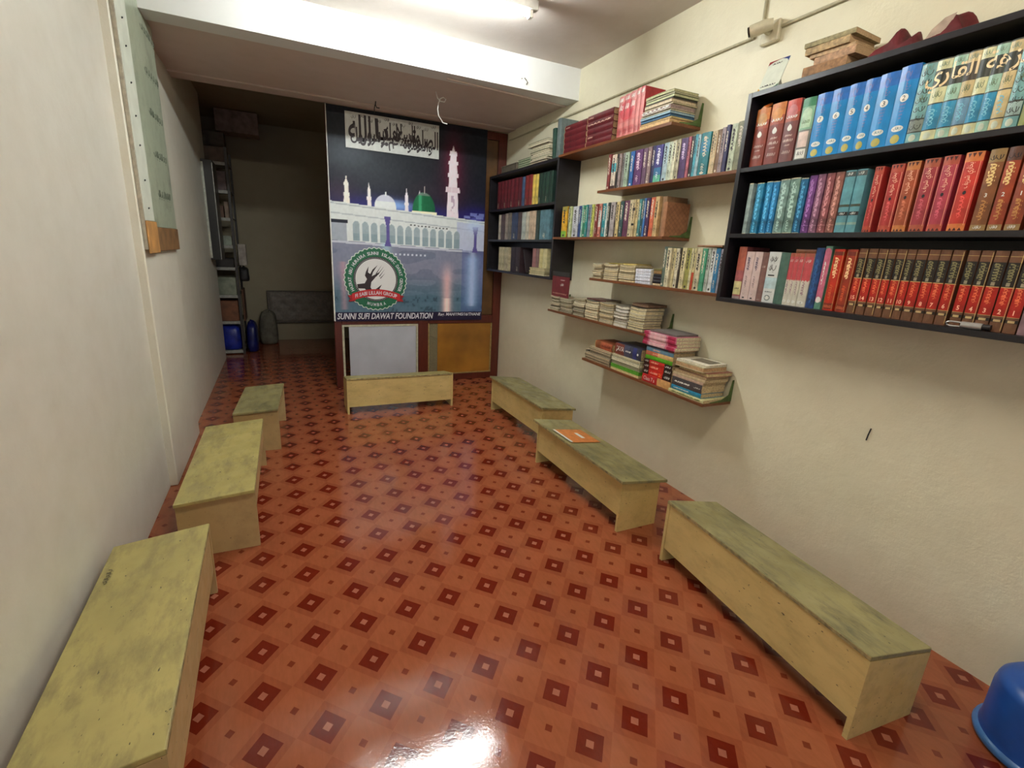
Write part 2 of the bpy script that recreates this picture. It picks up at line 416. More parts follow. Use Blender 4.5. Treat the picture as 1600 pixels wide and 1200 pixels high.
# ------------------------------------------------------------------ bookcases and plank shelves
XF = 2.165
def bookcase(label, y0, y1, levels, xf, topz):
    t = thing('bookcase', label, 'bookcase', ((xf+XR)/2, (y0+y1)/2, levels[-1]-.022))
    dx, dy, dz = t.location
    def part(n, x0, x1, a, b, c, d):
        MB().bbox(x0-dx, x1-dx, a-dy, b-dy, c-dz, d-dz, .0015).build(n, M_black, t)
    zb = levels[-1]-.022
    part('side_panel', xf, XR-.001, y0, y0+.024, zb, topz); part('side_panel', xf, XR-.001, y1-.024, y1, zb, topz)
    part('top_board', xf, XR-.001, y0+.0245, y1-.0245, topz-.024, topz)
    for z in levels: part('shelf_board', xf, XR-.012, y0+.0245, y1-.0245, z-.022, z)
    part('back_panel', XR-.011, XR-.001, y0+.0245, y1-.0245, zb+.001, topz-.0245)
    return t
bookcase('large black bookcase filled with volumes on the right wall', .44, 1.958, [2.021, 1.701, 1.369], XF, 2.366)
bookcase('smaller black bookcase at the far end beside the banner', 3.862, 5.40, [1.99, 1.672, 1.345], 2.19, 2.345)
def plank(label, y0, y1, z, near_bracket=True):
    t = thing('wall_shelf', label, 'shelf', (2.3, (y0+y1)/2, z-.018)); cy = (y0+y1)/2
    MB().bbox(2.182-2.3, XR-.001-2.3, y0-cy, y1-cy, 0, .018, .0015).build('board', M_plank, t)
    for k, y in enumerate((y0+.001, y1-.006)):
        if k == 1 and not near_bracket: continue
        b = MB()
        yy = y-cy
        zz0, zz1 = .0185, .105
        pts = [(-.06, .0185), (.113, .0185), (.113, .15), (.1, .15), (.085, .06), (.03, .032), (-.06, .023)]
        n = len(pts)
        b.add([(x, yy-.003 if k == 0 else yy, q) for x, q in pts]+[(x, yy if k == 0 else yy+.003, q) for x, q in pts],
              [tuple(range(n)), tuple(range(n, 2*n))[::-1]]+[(i, (i+1) % n, n+(i+1) % n, n+i) for i in range(n)])
        b.build('bracket', M_green, t)
    return t
ZA, ZB, Z3, ZD, ZE, ZF = 2.353, 2.022, 1.692, 1.385, 1.065, .745
plank('topmost brown plank shelf, holding maroon volumes and magazines', 2.512, 3.86, ZA)
plank('second brown plank shelf, ending at the large black bookcase', 1.961, 3.235, ZB, False)
plank('third brown plank shelf down, beside the far bookcase', 2.472, 3.86, Z3)
plank('fourth brown plank shelf down, booklets left and books right', 1.961, 3.235, ZD, False)
plank('fifth brown plank shelf down, carrying rows of booklet stacks', 2.512, 3.86, ZE)
plank('lowest brown plank shelf, carrying thick stacked textbooks', 1.945, 3.235, ZF)

# ------------------------------------------------------------------ books
ORD = ['', 'first', 'second', 'third', 'fourth', 'fifth', 'sixth', 'seventh', 'eighth', 'ninth', 'tenth', 'eleventh', 'twelfth', 'thirteenth',
 'fourteenth', 'fifteenth', 'sixteenth', 'seventeenth', 'eighteenth', 'nineteenth', 'twentieth', 'twenty-first', 'twenty-second', 'twenty-third',
 'twenty-fourth', 'twenty-fifth', 'twenty-sixth', 'twenty-seventh', 'twenty-eighth', 'twenty-ninth', 'thirtieth', 'thirty-first', 'thirty-second',
 'thirty-third', 'thirty-fourth', 'thirty-fifth']
def bulge_of(w_, hard): return min(.006, w_*.16) if hard else min(.002, w_*.08)
def book(label, loc, w_, D, h, cmat, bands=(), hard=True, group=None, rot=(0, 0, 0), pages=None, name='book', cat='book'):
    """local: spine faces -x at x=0, thickness along y, height along z"""
    t = thing(name, label, cat, loc, rot, group)
    th = .0022 if hard else .0007
    th = min(th, w_*.2)
    mats = [cmat]; zs = [0]; zm = []
    for (a, b, m) in sorted(bands, key=lambda q: q[0]):
        a, b = a*h, b*h
        if m not in mats: mats.append(m)
        if a > zs[-1]+1e-6: zs.append(a); zm.append(0)
        zs.append(b); zm.append(mats.index(m))
    if zs[-1] < h-1e-6: zs.append(h); zm.append(0)
    bl = bulge_of(w_, hard); n = 6; hw = w_/2
    xo = bl
    outer = [(D, hw)]+[(xo-bl*math.sin(math.pi*(k)/n) if 0 < k < n else xo, hw-w_*k/n) for k in range(n+1)]+[(D, -hw)]
    hi = hw-th
    inner = [(D, hi)]+[(xo+th-bl*math.sin(math.pi*k/n) if 0 < k < n else xo+th, hi-2*hi*k/n) for k in range(n+1)]+[(D, -hi)]
    b = MB(); K = len(outer); rows = len(zs)
    vs = [(x, y, z) for z in zs for x, y in outer]+[(x, y, z) for z in (0, h) for x, y in inner]
    I0 = K*rows; I1 = I0+K
    fs = []; ms = []
    for r_ in range(rows-1):
        for i in range(K-1):
            fs.append((r_*K+i, r_*K+i+1, (r_+1)*K+i+1, (r_+1)*K+i)); ms.append(zm[r_] if 1 <= i <= K-3 else 0)
    for i in range(K-1):
        fs.append((I0+i+1, I0+i, I1+i, I1+i+1)); ms.append(0)
        fs.append((i+1, i, I0+i, I0+i+1)); ms.append(zm[0] if 1 <= i <= K-3 else 0)
        q = (rows-1)*K
        fs.append((q+i, q+i+1, I1+i+1, I1+i)); ms.append(zm[-1] if 1 <= i <= K-3 else 0)
    b.v = vs; b.f = [list(f) for f in fs]; b.m = ms
    for k in (0, K-1):
        # close the fore edges of the boards (a quad strip over all rows)
        for r_ in range(rows-1):
            pass
    b.f.append([r*K for r in range(rows)]+[I1, I0]); b.m.append(0)
    b.f.append([I0+K-1, I1+K-1]+[r*K+K-1 for r in reversed(range(rows))]); b.m.append(0)
    for i in range(len(b.f)): pass
    b.build('cover', mats, t)
    ov = .003 if hard else .0004
    MB().box(xo+th+.0006, D-ov, -hi+.0002, hi-.0002, ov, h-ov).build('page_block', pages or M_paper, t)
    t['bl'] = bl; t['w'] = w_; t['h'] = h
    return t
def warp_for(t):
    bl, w_ = t['bl'], t['w']
    def f(p):
        u = max(0.0, min(1.0, (w_/2-p.y)/w_))
        return Vector((bl-bl*math.sin(math.pi*u)-.0006+p.x, p.y, p.z))
    return f
def title(t, raw, zf0, zf1, m, wf=.7, mode='up', name='title_print'):
    """print on a spine between height fractions; mode: h = horizontal, up / down = rotated"""
    w_, h = t['w'], t['h']; z0, z1 = zf0*h, zf1*h; W_ = w_*wf
    if mode == 'h': lay(raw, (0, W_/2, z0), (0, -1, 0), (0, 0, 1), W_, z1-z0, m, t, name, warp_for(t))
    elif mode == 'up': lay(raw, (0, -W_/2, z0), (0, 0, 1), (0, 1, 0), z1-z0, W_, m, t, name, warp_for(t))
    else: lay(raw, (0, W_/2, z1), (0, 0, -1), (0, -1, 0), z1-z0, W_, m, t, name, warp_for(t))
def number(t, s_, z0, z1, m, wf=1.0):
    raw = text_raw(s_, 0, .02); h = t['h']*(z1-z0); title(t, raw, z0, z1, m, min(.7, h*raw[2]/t['w']*wf), 'h', 'number_print')
def disk_raw(n=20, sx=1.0):
    a = [(.5+.5*math.cos(2*math.pi*k/n), .5+.5*math.sin(2*math.pi*k/n)) for k in range(n)]
    return (np.array(a), [tuple(range(n))], 1)
SQUARE = (np.array([(0., 0.), (1., 0.), (1., 1.), (0., 1.)]), [(0, 1, 2, 3)], 1)
def strip_raw(n=8):
    v = [(x, y) for y in (0., 1.) for x in np.linspace(0, 1, n+1)]
    return (np.array(v), [(i, i+1, n+1+i+1, n+1+i) for i in range(n)], 1)
STRIP = strip_raw()
def disk_strip(n=10):
    """ellipse cut in vertical strips so that it follows a rounded spine"""
    v = []; f = []
    for i in range(n+1):
        a = math.pi*i/n; x = .5-.5*math.cos(a); d = .5*math.sin(a); v += [(x, .5-d), (x, .5+d)]
    f = [(2*i, 2*i+2, 2*i+3, 2*i+1) for i in range(n)]
    return (np.array(v), f, 1)
DISK = disk_strip()
def drop_raw():
    n = 10; v = []
    for i in range(n+1):
        x = i/n; d = math.sqrt(max(0, .25-(x-.5)**2)); top = .42+d*.9+ (max(0, .18-abs(x-.5))/.18)**1.5*.32*0
        v += [(x, .42-d*.84), (x, .42+d*.84+max(0, .28-abs(x-.5))*.6)]
    return (np.array(v), [(2*i, 2*i+2, 2*i+3, 2*i+1) for i in range(n)], 1)
DROP = drop_raw()
def tri_row(n, down=True):
    v = []; f = []
    for i in range(n):
        o = len(v); a, b, c = i/n+.08/n, (i+1)/n-.08/n, (i+.5)/n
        v += [(a, 1.), (c, 0.), (b, 1.)] if down else [(a, 0.), (b, 0.), (c, 1.)]
        f.append((o, o+1, o+2))
    return (np.array(v), f, 1)
TRID, TRIU = tri_row(3), tri_row(3, False)
SXB = XF+.030      # spine plane in the large bookcase
DB = .175

# --- large bookcase, top level -------------------------------------------
BC = 'on the top level of the large black bookcase'
z1_ = 2.0215
maroon = [pm((132, 58, 44), .45), pm((124, 58, 50), .45), pm((112, 66, 64), .45)]
orng = pm((196, 120, 60), .45); redp = pm((186, 70, 60), .45)
for k, (y0, y1, h, lab) in enumerate([(1.84, 1.916, .268, 'maroon volume with torn orange spine top, first from the left'),
                                      (1.757, 1.834, .275, 'maroon volume with gold-orange spine top, second from the left'),
                                      (1.681, 1.752, .272, 'purplish maroon volume with red spine top, third from the left')]):
    mt_ = (orng, orng, redp)[k]
    t = book(lab+', large bookcase top level', (SXB, (y0+y1)/2, z1_), y1-y0-.002, DB, h, maroon[k], [(.80, 1.0, mt_), (.66, .80, pm((158, 78, 58), .45))])
    title(t, DISK, .70, .92, pm(((190, 140, 84), (206, 140, 72), (190, 110, 110))[k], .5), .72, 'h', 'medallion')
    title(t, squiggle(k+1, 4), .70, .76, M_white, .74, 'h')
    title(t, DROP, .51, .62, M_white, .34, 'h', 'drop_emblem')
    for q, (a, b, wf) in enumerate([(.42, .46, .5), (.33, .39, .7), (.27, .30, .4), (.14, .21, .6)][(1 if k == 0 else 0):]):
        title(t, squiggle(k*3+q, 5), a, b, pm((206, 178, 166), .5), wf, 'h')
    if k == 0:
        b = MB(); b.add([(.004, .02, h+.001), (.004, -.012, h+.001), (.03, -.02, h+.014), (.02, -.03, h+.022), (.012, -.014, h+.018), (.006, .006, h+.012)],
                        [(0, 1, 2, 5), (2, 3, 4, 5)]); b.build('torn_flap', orng, t)
t = book('green and white volume with square white patches, beside the bright blue set', (SXB, 1.641, z1_), .062, DB, .262, pm((120, 124, 118), .5),
         [(.86, 1.0, pm((64, 132, 96), .45)), (.5, .86, pm((130, 178, 146), .45))])
title(t, DISK, .68, .84, pm((176, 206, 176), .5), .74, 'h', 'printed_arch'); title(t, STRIP, .53, .77, pm((176, 206, 176), .5), .74, 'h', 'printed_panel')
title(t, STRIP, .22, .47, pm((214, 194, 184), .5), .74, 'h', 'printed_panel'); title(t, STRIP, .04, .19, M_white, .74, 'h', 'printed_panel')
title(t, squiggle(4, 3), .07, .16, M_ink, .5, 'h'); title(t, squiggle(5, 5), .58, .66, M_green, .55, 'h')
blue = pm((22, 134, 200), .35, .12, 8); blue2 = pm((44, 110, 190), .35)
ys = [1.6065, 1.5385, 1.4685, 1.407, 1.352, 1.2815, 1.213]
for k, num in enumerate('765432'):
    y1, y0 = ys[k], ys[k+1]; h = (.264, .266, .268, .270, .274, .281)[k]
    t = book('bright blue volume numbered %s in a white circle on its spine' % dict(zip('765432', ('seven', 'six', 'five', 'four', 'three', 'two')))[num], (SXB, (y0+y1)/2, z1_), y1-y0-.0015, DB, h, blue,
             [(.82, 1.0, blue2)], group='bright blue numbered volumes')
    mau = pm((128, 126, 178), .5)
    title(t, text_raw(shape_ar('شرح')), .70, .93, mau, .42, 'down')
    title(t, DISK, .555, .655, M_white, .42, 'h', 'number_disc')
    lay(text_raw(num), (-.0006, .006, .575*h), (0, -1, 0), (0, 0, 1), .011, .06*h, M_ink, t, 'number_print', warp_for(t))
    for q in range(5): title(t, squiggle(q+k, 4), .34+q*.042, .37+q*.042, mau, .16+.035*q, 'h')
    title(t, DISK, .185, .265, M_white, .62, 'h', 'oval_badge'); title(t, squiggle(k, 3), .20, .25, pm((60, 110, 120), .5), .4, 'h')
    title(t, DISK, .035, .15, pm((186, 176, 92), .5), .48, 'h', 'gold_emblem')
# decorated set with one large title across the spines
ys = [1.2115, 1.1635, 1.1155, 1.0735, 1.0355, .9985, .9635, .9275, .8885]
cream = pm((206, 206, 160), .35); aqua = pm((38, 136, 176), .3, .2, 20); dkg = pm((38, 44, 34), .45); teal = pm((110, 160, 160), .35); dkb = pm((52, 40, 24), .45)
tan_ = pm((196, 178, 128), .4); mint = pm((150, 190, 170), .35)
GT = pm((236, 214, 168), .4, 0)
raw_big = text_raw(shape_ar('نزهة القاري'), 0, .012, 3)
import bmesh
def clip_part(raw, ya, yb, ztop, zbot, t, m, y_l, y_r, origin):
    """the slice of a big title that falls on one spine"""
    vs, fs, _ = raw
    bm = bmesh.new()
    bv = [bm.verts.new((0, y_l+(y_r-y_l)*x, zbot+(ztop-zbot)*y)) for x, y in vs]
    for f in fs:
        try: bm.faces.new([bv[i] for i in f])
        except ValueError: pass
    for co, no in (((0, ya, 0), (0, 1, 0)), ((0, yb, 0), (0, -1, 0))):
        bmesh.ops.bisect_plane(bm, geom=bm.verts[:]+bm.edges[:]+bm.faces[:], plane_co=co, plane_no=no, clear_outer=True)
    if not bm.faces: bm.free(); return
    wp = warp_for(t)
    for v in bm.verts: v.co = wp(Vector((0, v.co.y-origin[1], v.co.z-origin[2])))
    me = bpy.data.meshes.new('title_print'); bm.to_mesh(me); bm.free(); me.materials.append(m)
    put('title_print', me, t)
desc = ['leaf-patterned pale', 'cream and deep blue', 'cream and aqua', 'beige and blue', 'mint and deep aqua', 'cream and bright aqua', 'tan and olive', 'black-starred pale']
for k in range(8):
    y1, y0 = ys[k], ys[k+1]; h = .272; wd = y1-y0-.0012; yc = (y0+y1)/2
    a = (teal, cream, mint, tan_, cream, mint, tan_, teal)[k]; lo = (pm((120, 130, 120), .4), aqua, aqua, pm((96, 140, 170), .35), aqua, aqua, tan_, pm((150, 176, 170), .4))[k]
    bands = [(0, .012, dkg), (.14, .155, dkg), (.155, .46, lo), (.46, .475, dkg), (.66, .87, dkb if k in (3, 7) else dkg), (.985, 1, dkg)]
    if k in (0, 7): bands = [(0, .012, dkg), (.14, .155, dkg), (.155, .3, lo), (.3, .32, dkg), (.985, 1, dkg)]
    t = book('%s volume, %s of the eight sharing one big gold Arabic title' % (desc[k], ORD[k+1]), (SXB, yc, z1_), wd, DB, h, a, bands, group='volumes sharing one big title')
    clip_part(raw_big, y1-.0004, y0+.0004, z1_+.255, z1_+.165, t, GT, 1.185, .905, (0, yc, z1_))
    title(t, squiggle(k, 3), .52, .62, pm((90, 110, 80), .5), .6, 'h'); title(t, DISK, .03, .12, pm((190, 200, 180), .4), .5, 'h', 'rosette')
    if k in (0, 7):
        for q in range(7): title(t, squiggle(q+k, 2), .16+q*.11, .25+q*.11, dkg, .8, 'h')
    else: title(t, squiggle(k+2, 4), .2, .4, pm((120, 190, 210), .4), .6, 'up')
    title(t, squiggle(k+4, 3), .89, .965, pm((120, 140, 120), .4), .6, 'h')
for k, (y0, y1, c, nm) in enumerate([(.845, .886, (128, 134, 56), 'olive green'), (.8, .843, (90, 120, 90), 'grey green')]):
    book('%s volume at the right end of the bookcase top level' % nm, (SXB, (y0+y1)/2, z1_), y1-y0-.001, DB, .265, pm(c, .45))

# --- large bookcase, middle level ----------------------------------------
z2_ = 1.7015
mid = [(1.868, 1.892, .246, (150, 168, 164), 'thin pale grey-white'), (1.807, 1.846, .243, (44, 128, 166), 'bright blue marbled'), (1.757, 1.792, .245, (40, 126, 176), 'sky blue marbled'),
 (1.720, 1.755, .243, (32, 116, 168), 'deep sky blue marbled'), (1.667, 1.716, .247, (112, 142, 136), 'grey-green marbled'), (1.614, 1.665, .248, (104, 134, 124), 'sage marbled'),
 (1.575, 1.612, .242, (24, 96, 136), 'dark blue marbled'), (1.534, 1.570, .249, (104, 58, 120), 'purple'), (1.496, 1.531, .25, (126, 84, 108), 'mauve'),
 (1.455, 1.491, .25, (132, 74, 78), 'dusty red'), (1.416, 1.452, .25, (138, 88, 78), 'brown pink')]
for k, (y0, y1, h, c, nm) in enumerate(mid):
    t = book('%s volume, %s from the left on the large bookcase middle level' % (nm, ORD[k+1]), (SXB+.004, (y0+y1)/2, z2_), y1-y0-.002, DB, h, pm(c, .35, .3, 26),
             [(0, .015, M_paper), (.985, 1, M_paper)] if k < 7 else [(.13, .14, pm(tuple(min(255, v+50) for v in c), .4))])
    lt = pm(tuple(min(255, int(v*1.1)+60) for v in c), .4)
    if k: title(t, squiggle(k, 7), .3, .92, lt, .55, 'down'); title(t, squiggle(k+3, 4), .04, .24, lt, .4, 'down')
for k, (y0, y1) in enumerate([(1.367, 1.411), (1.323, 1.364)]):
    t = book('teal volume with two black bands, %s of the pair on the middle level' % ('left' if k == 0 else 'right'), (SXB+.002, (y0+y1)/2, z2_), y1-y0-.001, DB, .251,
             pm((92, 150, 160), .35, .15, 20), [(.28, .34, M_ink), (.42, .46, pm((60, 66, 50), .5)), (.90, .98, pm((70, 80, 80), .5)), (.13, .17, pm((140, 170, 160), .4))], group='teal banded pair')
    title(t, squiggle(k, 3), .285, .335, M_white, .5, 'h'); title(t, squiggle(k+2, 2), .91, .97, M_white, .5, 'h')
bukh = shape_ar('بخاري شريف')
for k, (y0, y1, h, c, tp, nm) in enumerate([(1.259, 1.294, .252, (164, 48, 46), (176, 72, 54), 'dark crimson'), (1.187, 1.235, .253, (168, 50, 48), (176, 74, 54), 'crimson'),
        (1.134, 1.182, .256, (158, 76, 46), (190, 118, 62), 'rust brown'), (1.073, 1.124, .258, (158, 54, 64), (170, 86, 60), 'rose crimson'),
        (1.015, 1.065, .260, (170, 58, 76), (176, 80, 60), 'pinkish crimson'), (.948, 1.002, .263, (190, 52, 42), (206, 118, 60), 'bright red')]):
    t = book('%s volume with white Arabic title, %s of six on the middle level' % (nm, ORD[k+1]), (SXB, (y0+y1)/2, z2_), y1-y0-.002, DB, h, pm(c, .35, .15, 20),
             [(0, .10, pm(tp, .4)), (.88, 1.0, pm(tp, .4))], group='red volumes with white Arabic titles')
    pk = pm((240, 170, 140), .4, 0)
    title(t, text_raw(bukh), .55, .87, pm((246, 200, 170), .4, 0), .55, 'up')
    title(t, TRID, .93, .985, pm((70, 20, 16), .5), .8, 'h', 'triangle_border'); title(t, TRIU, .012, .05, pm((70, 20, 16), .5), .8, 'h', 'triangle_border')
    title(t, DISK, .47, .52, M_ink, .2, 'h', 'knot_ornament'); title(t, squiggle(k, 5), .18, .45, pm(tuple(min(255, v+40) for v in c), .5), .35, 'up')
    for s in (-1, 1): lay(SQUARE, (-.0004, s*t['w']*.42, .08*h), (0, 1, 0), (0, 0, 1), .0014, .8*h, pk, t, 'gilt_line', warp_for(t))
for k, (y0, y1, c, tp) in enumerate([(.890, .935, (128, 78, 42), (150, 120, 72)), (.847, .887, (152, 62, 32), (92, 54, 38)), (.801, .842, (146, 64, 36), (110, 66, 40))]):
    num = '321'[k]
    t = book('brown volume numbered %s near the right end of the middle level' % ('three', 'two', 'one')[k], (SXB, (y0+y1)/2, z2_), y1-y0-.002, DB, .263, pm(c, .4, .2, 18),
             [(.84, 1, pm(tp, .4)), (0, .08, pm((150, 120, 76), .4))], group='brown numbered volumes')
    gl = pm((226, 196, 130), .4, 0)
    title(t, squiggle(k+1, 6), .56, .82, gl, .6, 'up'); number(t, num, .42, .47, M_white)
    title(t, squiggle(k, 5), .14, .38, pm((186, 130, 70), .4), .5, 'up'); title(t, squiggle(k+2, 2), .85, .93, M_ink, .8, 'h'); title(t, squiggle(k+1, 3), .02, .07, M_white, .5, 'h')
book('brown volume at the very right end of the middle level', (SXB, .77, z2_), .04, DB, .262, pm((120, 90, 54), .45))

# --- large bookcase, bottom level -----------------------------------------
z3_ = 1.3695; SX3 = SXB+.004
t = book('pinkish book with a cream sticker, leftmost on the bottom level', (SX3, 1.864, z3_), .047, DB, .268, pm((150, 82, 84), .5, .2), [(.0, .05, pm((150, 130, 130), .5)), (.08, .34, pm((206, 198, 142), .5)), (.55, 1, pm((160, 84, 66), .45))])
title(t, squiggle(2, 3), .18, .22, M_ink, .6, 'h')
for k, (y0, y1) in enumerate([(1.788, 1.836), (1.741, 1.786)]):
    t = book('off-white volume with small black marks, %s of the pair on the bottom level' % ('left' if k == 0 else 'right'), (SX3, (y0+y1)/2, z3_), y1-y0-.001, DB, .244, pm((204, 182, 178), .5, .06), group='off-white pair')
    title(t, squiggle(k, 6), .62, .88, pm((110, 96, 110), .5), .4, 'up'); title(t, squiggle(k+2, 5), .26, .5, pm((150, 130, 130), .5), .3, 'up')
    title(t, squiggle(1, 1), .1, .17, M_ink, .25, 'h'); title(t, DISK, .03, .06, M_ink, .3, 'h', 'printed_dot')
t = book('dull brown volume, fourth from the left on the bottom level', (SX3, 1.7225, z3_), .034, DB, .242, pm((122, 88, 82), .55)); title(t, squiggle(4, 2), .68, .74, pm((200, 180, 170), .5), .6, 'h'); title(t, squiggle(3, 1), .03, .05, M_white, .6, 'h')
t = book('white book with bold black script and round seal on the bottom level', (SX3, 1.672, z3_), .064, DB, .246, pm((206, 210, 208), .45, .04), [(.28, .5, pm((180, 206, 210), .45))])
title(t, squiggle(5, 2), .78, .92, M_ink, .6, 'h'); title(t, squiggle(6, 2), .6, .76, M_ink, .6, 'h'); title(t, STRIP, .53, .555, M_ink, .55, 'h', 'printed_bar')
title(t, squiggle(7, 5), .20, .23, pm((70, 80, 90), .5), .6, 'h'); title(t, DISK, .04, .15, pm((70, 90, 90), .5), .5, 'h', 'seal'); title(t, DISK, .055, .135, M_white, .38, 'h', 'seal')
book('plain grey-green book between the white book and the red-white set', (SX3, 1.6145, z3_), .046, DB, .244, pm((72, 104, 92), .5))
fy = [1.5885, 1.5645, 1.541, 1.5165, 1.4725]
for k in range(4):
    y1, y0 = fy[k], fy[k+1]
    t = book('red over white volume marked %s, %s of the set of four' % (('1', '2', 'with a dash', '4')[k], ORD[k+1]), (SX3, (y0+y1)/2, z3_), y1-y0-.0008, DB, .243, pm((204, 200, 186), .5, .06),
             [(.5, .93, pm((186, 74, 80), .5)), (.93, 1, pm((160, 84, 64), .5))], group='red over white set')
    title(t, tri_row(3, True), .47, .505, pm((186, 74, 80), .5), .98, 'h', 'jagged_border')
    title(t, squiggle(k, 2), .82, .89, M_white, .6, 'h'); title(t, squiggle(k+3, 5), .22, .46, pm((150, 120, 130), .5), .4, 'up')
    title(t, DISK, .05, .11, M_white, .7, 'h', 'number_disc'); title(t, text_raw('12-4'[k]), .06 if k != 2 else .075, .1 if k != 2 else .083, M_ink, .28 if k else .12, 'h', 'number_print')
t = book('brown flat book lying on the red over white set', (SX3+.02, 1.578, z3_+.2442+.0085), .017, .14, .098, pm((138, 84, 56), .5), hard=True, rot=(math.pi/2, 0, 0))
t = book('dark blue patterned volume between the red-white set and the pink book', (SX3, 1.450, z3_), .037, DB, .268, pm((36, 66, 116), .4, .35, 40)); title(t, squiggle(3, 7), .1, .8, pm((50, 96, 150), .4), .6, 'up')
t = book('pink and sea-green volume with scalloped panel on the bottom level', (SX3, 1.4125, z3_), .029, DB, .276, pm((92, 142, 122), .45), [(.12, .93, pm((196, 106, 132), .45))])
title(t, DISK, .88, .97, pm((196, 106, 132), .45), .9, 'h', 'printed_arch'); title(t, DISK, .1, .2, M_white, .8, 'h', 'oval_badge'); title(t, squiggle(1, 5), .4, .75, M_white, .3, 'up')
for k, (y0, y1, c) in enumerate([(1.342, 1.388, (190, 46, 24)), (1.288, 1.332, (150, 50, 28))]):
    t = book(('bright red-orange' if k == 0 else 'brownish red')+' volume with gold script just left of the black-banded set', (SX3, (y0+y1)/2, z3_), y1-y0-.002, DB, .264, pm(c, .4, .15, 20), [(.9, .96, pm((120, 40, 24), .5)), (.02, .12, pm((130, 40, 24), .5))])
    title(t, squiggle(k+1, 6), .54, .86, pm((240, 200, 150), .4, 0), .5, 'up'); title(t, squiggle(k+5, 6), .18, .42, pm((206, 90, 50), .5), .4, 'up'); title(t, squiggle(k+5, 5), .03, .1, pm((206, 110, 70), .5), .7, 'h')
    for s in (-1, 1): lay(SQUARE, (-.0004, s*t['w']*.44, .02*.264), (0, 1, 0), (0, 0, 1), .0012, .95*.264, M_gold, t, 'gilt_line', warp_for(t))
sy = [(1.249, 1.283), (1.211, 1.245), (1.173, 1.208), (1.143, 1.171), (1.106, 1.140), (1.075, 1.104), (1.037, 1.073), (.999, 1.034), (.964, .998), (.926, .961), (.883, .916), (.845, .880), (.806, .843), (.767, .803), (.731, .765)]
brn = pm((112, 76, 52), .42, .15, 24); blk = pm((34, 28, 22), .42); rdd = pm((176, 34, 20), .4, .12, 20); gld = pm((198, 172, 110), .4, 0)
NW = ['', 'one', 'two', 'three', 'four', 'five', 'six', 'seven', 'eight', 'nine', 'ten', 'eleven', 'twelve', 'thirteen', 'fourteen', 'fifteen']
nums = [15, 14, 13, 12, 11, 10, 9, 8, 7, 6, 5, 4, 3, 2, 1]
for k, (y0, y1) in enumerate(sy):
    h = .268
    t = book('brown, black and red banded volume numbered %s on the bottom level' % NW[nums[k]], (SX3, (y0+y1)/2, z3_), y1-y0-.0012, DB, h, brn,
             [(.56, .86, blk), (.20, .55, rdd), (.55, .56, gld), (.125, .165, blk), (.93, .935, gld), (.195, .20, gld)], group='fifteen numbered volumes')
    title(t, squiggle(k, 6), .63, .84, pm((130, 124, 84), .45), .66, 'up'); title(t, squiggle(k+3, 5), .34, .54, pm((222, 110, 70), .45), .5, 'up')
    title(t, STRIP, .57, .615, pm((140, 134, 110), .5), .3, 'h', 'printed_panel')
    number(t, str(nums[k]), .225, .285, pm((246, 190, 160), .4, 0), .9)
    title(t, STRIP, .13, .16, pm((196, 170, 120), .5), .55, 'h', 'printed_panel')
    if k in (0, 2, 4, 9, 11, 13): lay(SQUARE, (-.0004, -t['w']*.46, .02*h), (0, 1, 0), (0, 0, 1), .0015, .96*h, gld, t, 'gilt_line', warp_for(t))
book('greyish pink volume at the right end of the bottom level', (SX3, .70, z3_), .055, DB, .262, pm((128, 100, 104), .5))

# padlock lying in front of the last volumes
t = thing('padlock', 'silver padlock lying in front of volumes on the bottom level', 'padlock', (XF+.017, .84, z3_+.0125), (0, 0, rd(4)))
MB().tube([(0, .028, 0), (0, -.030, 0)], .012, 20).build('lock_body', pm((176, 178, 176), .25, .1, 30, .5), t)
MB().tube([(0, -.0305, 0), (0, -.052, 0)], .0105, 16).build('end_cap', M_black, t)
MB().tube([(-.004, .0283, .007), (-.004, .058, .008), (-.004, .068, .005), (-.004, .071, 0), (-.004, .068, -.005), (-.004, .058, -.008), (-.004, .0283, -.007)], .003, 8).build('shackle', pm((190, 192, 190), .25, .1, 30, .5), t)

# --- plank shelves: upright books -----------------------------------------
def upright(rows, x, z, shelf, group, D=.165, end='far', hard=False):
    for k, it in enumerate(rows):
        y0, y1, h, c, nm = it[:5]; opt = it[5] if len(it) > 5 else {}
        wd = max(y1-y0-.0012, .006)
        slim = 'slim ' if wd < .024 else ('thick ' if wd > .055 else '')
        lab = ('%s%s upright book, %s from the %s end of the %s' % (slim, nm, ORD[k+1], end, shelf) if end == 'far' else '%s%s upright book, %s right of the booklet piles, %s' % (slim, nm, ORD[k+1], shelf))
        jx = R.uniform(-.004, .006)
        bands = opt.get('b', ())
        t = book(lab, (x+jx, (y0+y1)/2, z+.0005), wd, D*R.uniform(.93, 1.0)-max(0, jx), h, pm(c, .5, .18, 30), [(a, b, pm(cc, .5)) for a, b, cc in bands], hard=opt.get('hard', hard), group=group,
                 pages=M_paper2 if R.random() < .3 else M_paper)
        if wd > .012:
            lum = sum(c)/3
            ink = opt.get('ink', (52, 46, 46) if lum > 120 else (206, 196, 176))
            title(t, squiggle(k, 6), R.uniform(.42, .5), R.uniform(.86, .94), pm(ink, .5, 0), .5, 'up')
            if k % 2: title(t, squiggle(k+3, 3), .1, .28, pm(ink, .5, 0), .4, 'up')
            if k % 3 == 0 and wd > .02: title(t, DISK, .03, .09, pm(ink, .5, 0), .45, 'h', 'printed_dot')
SXP = 2.2
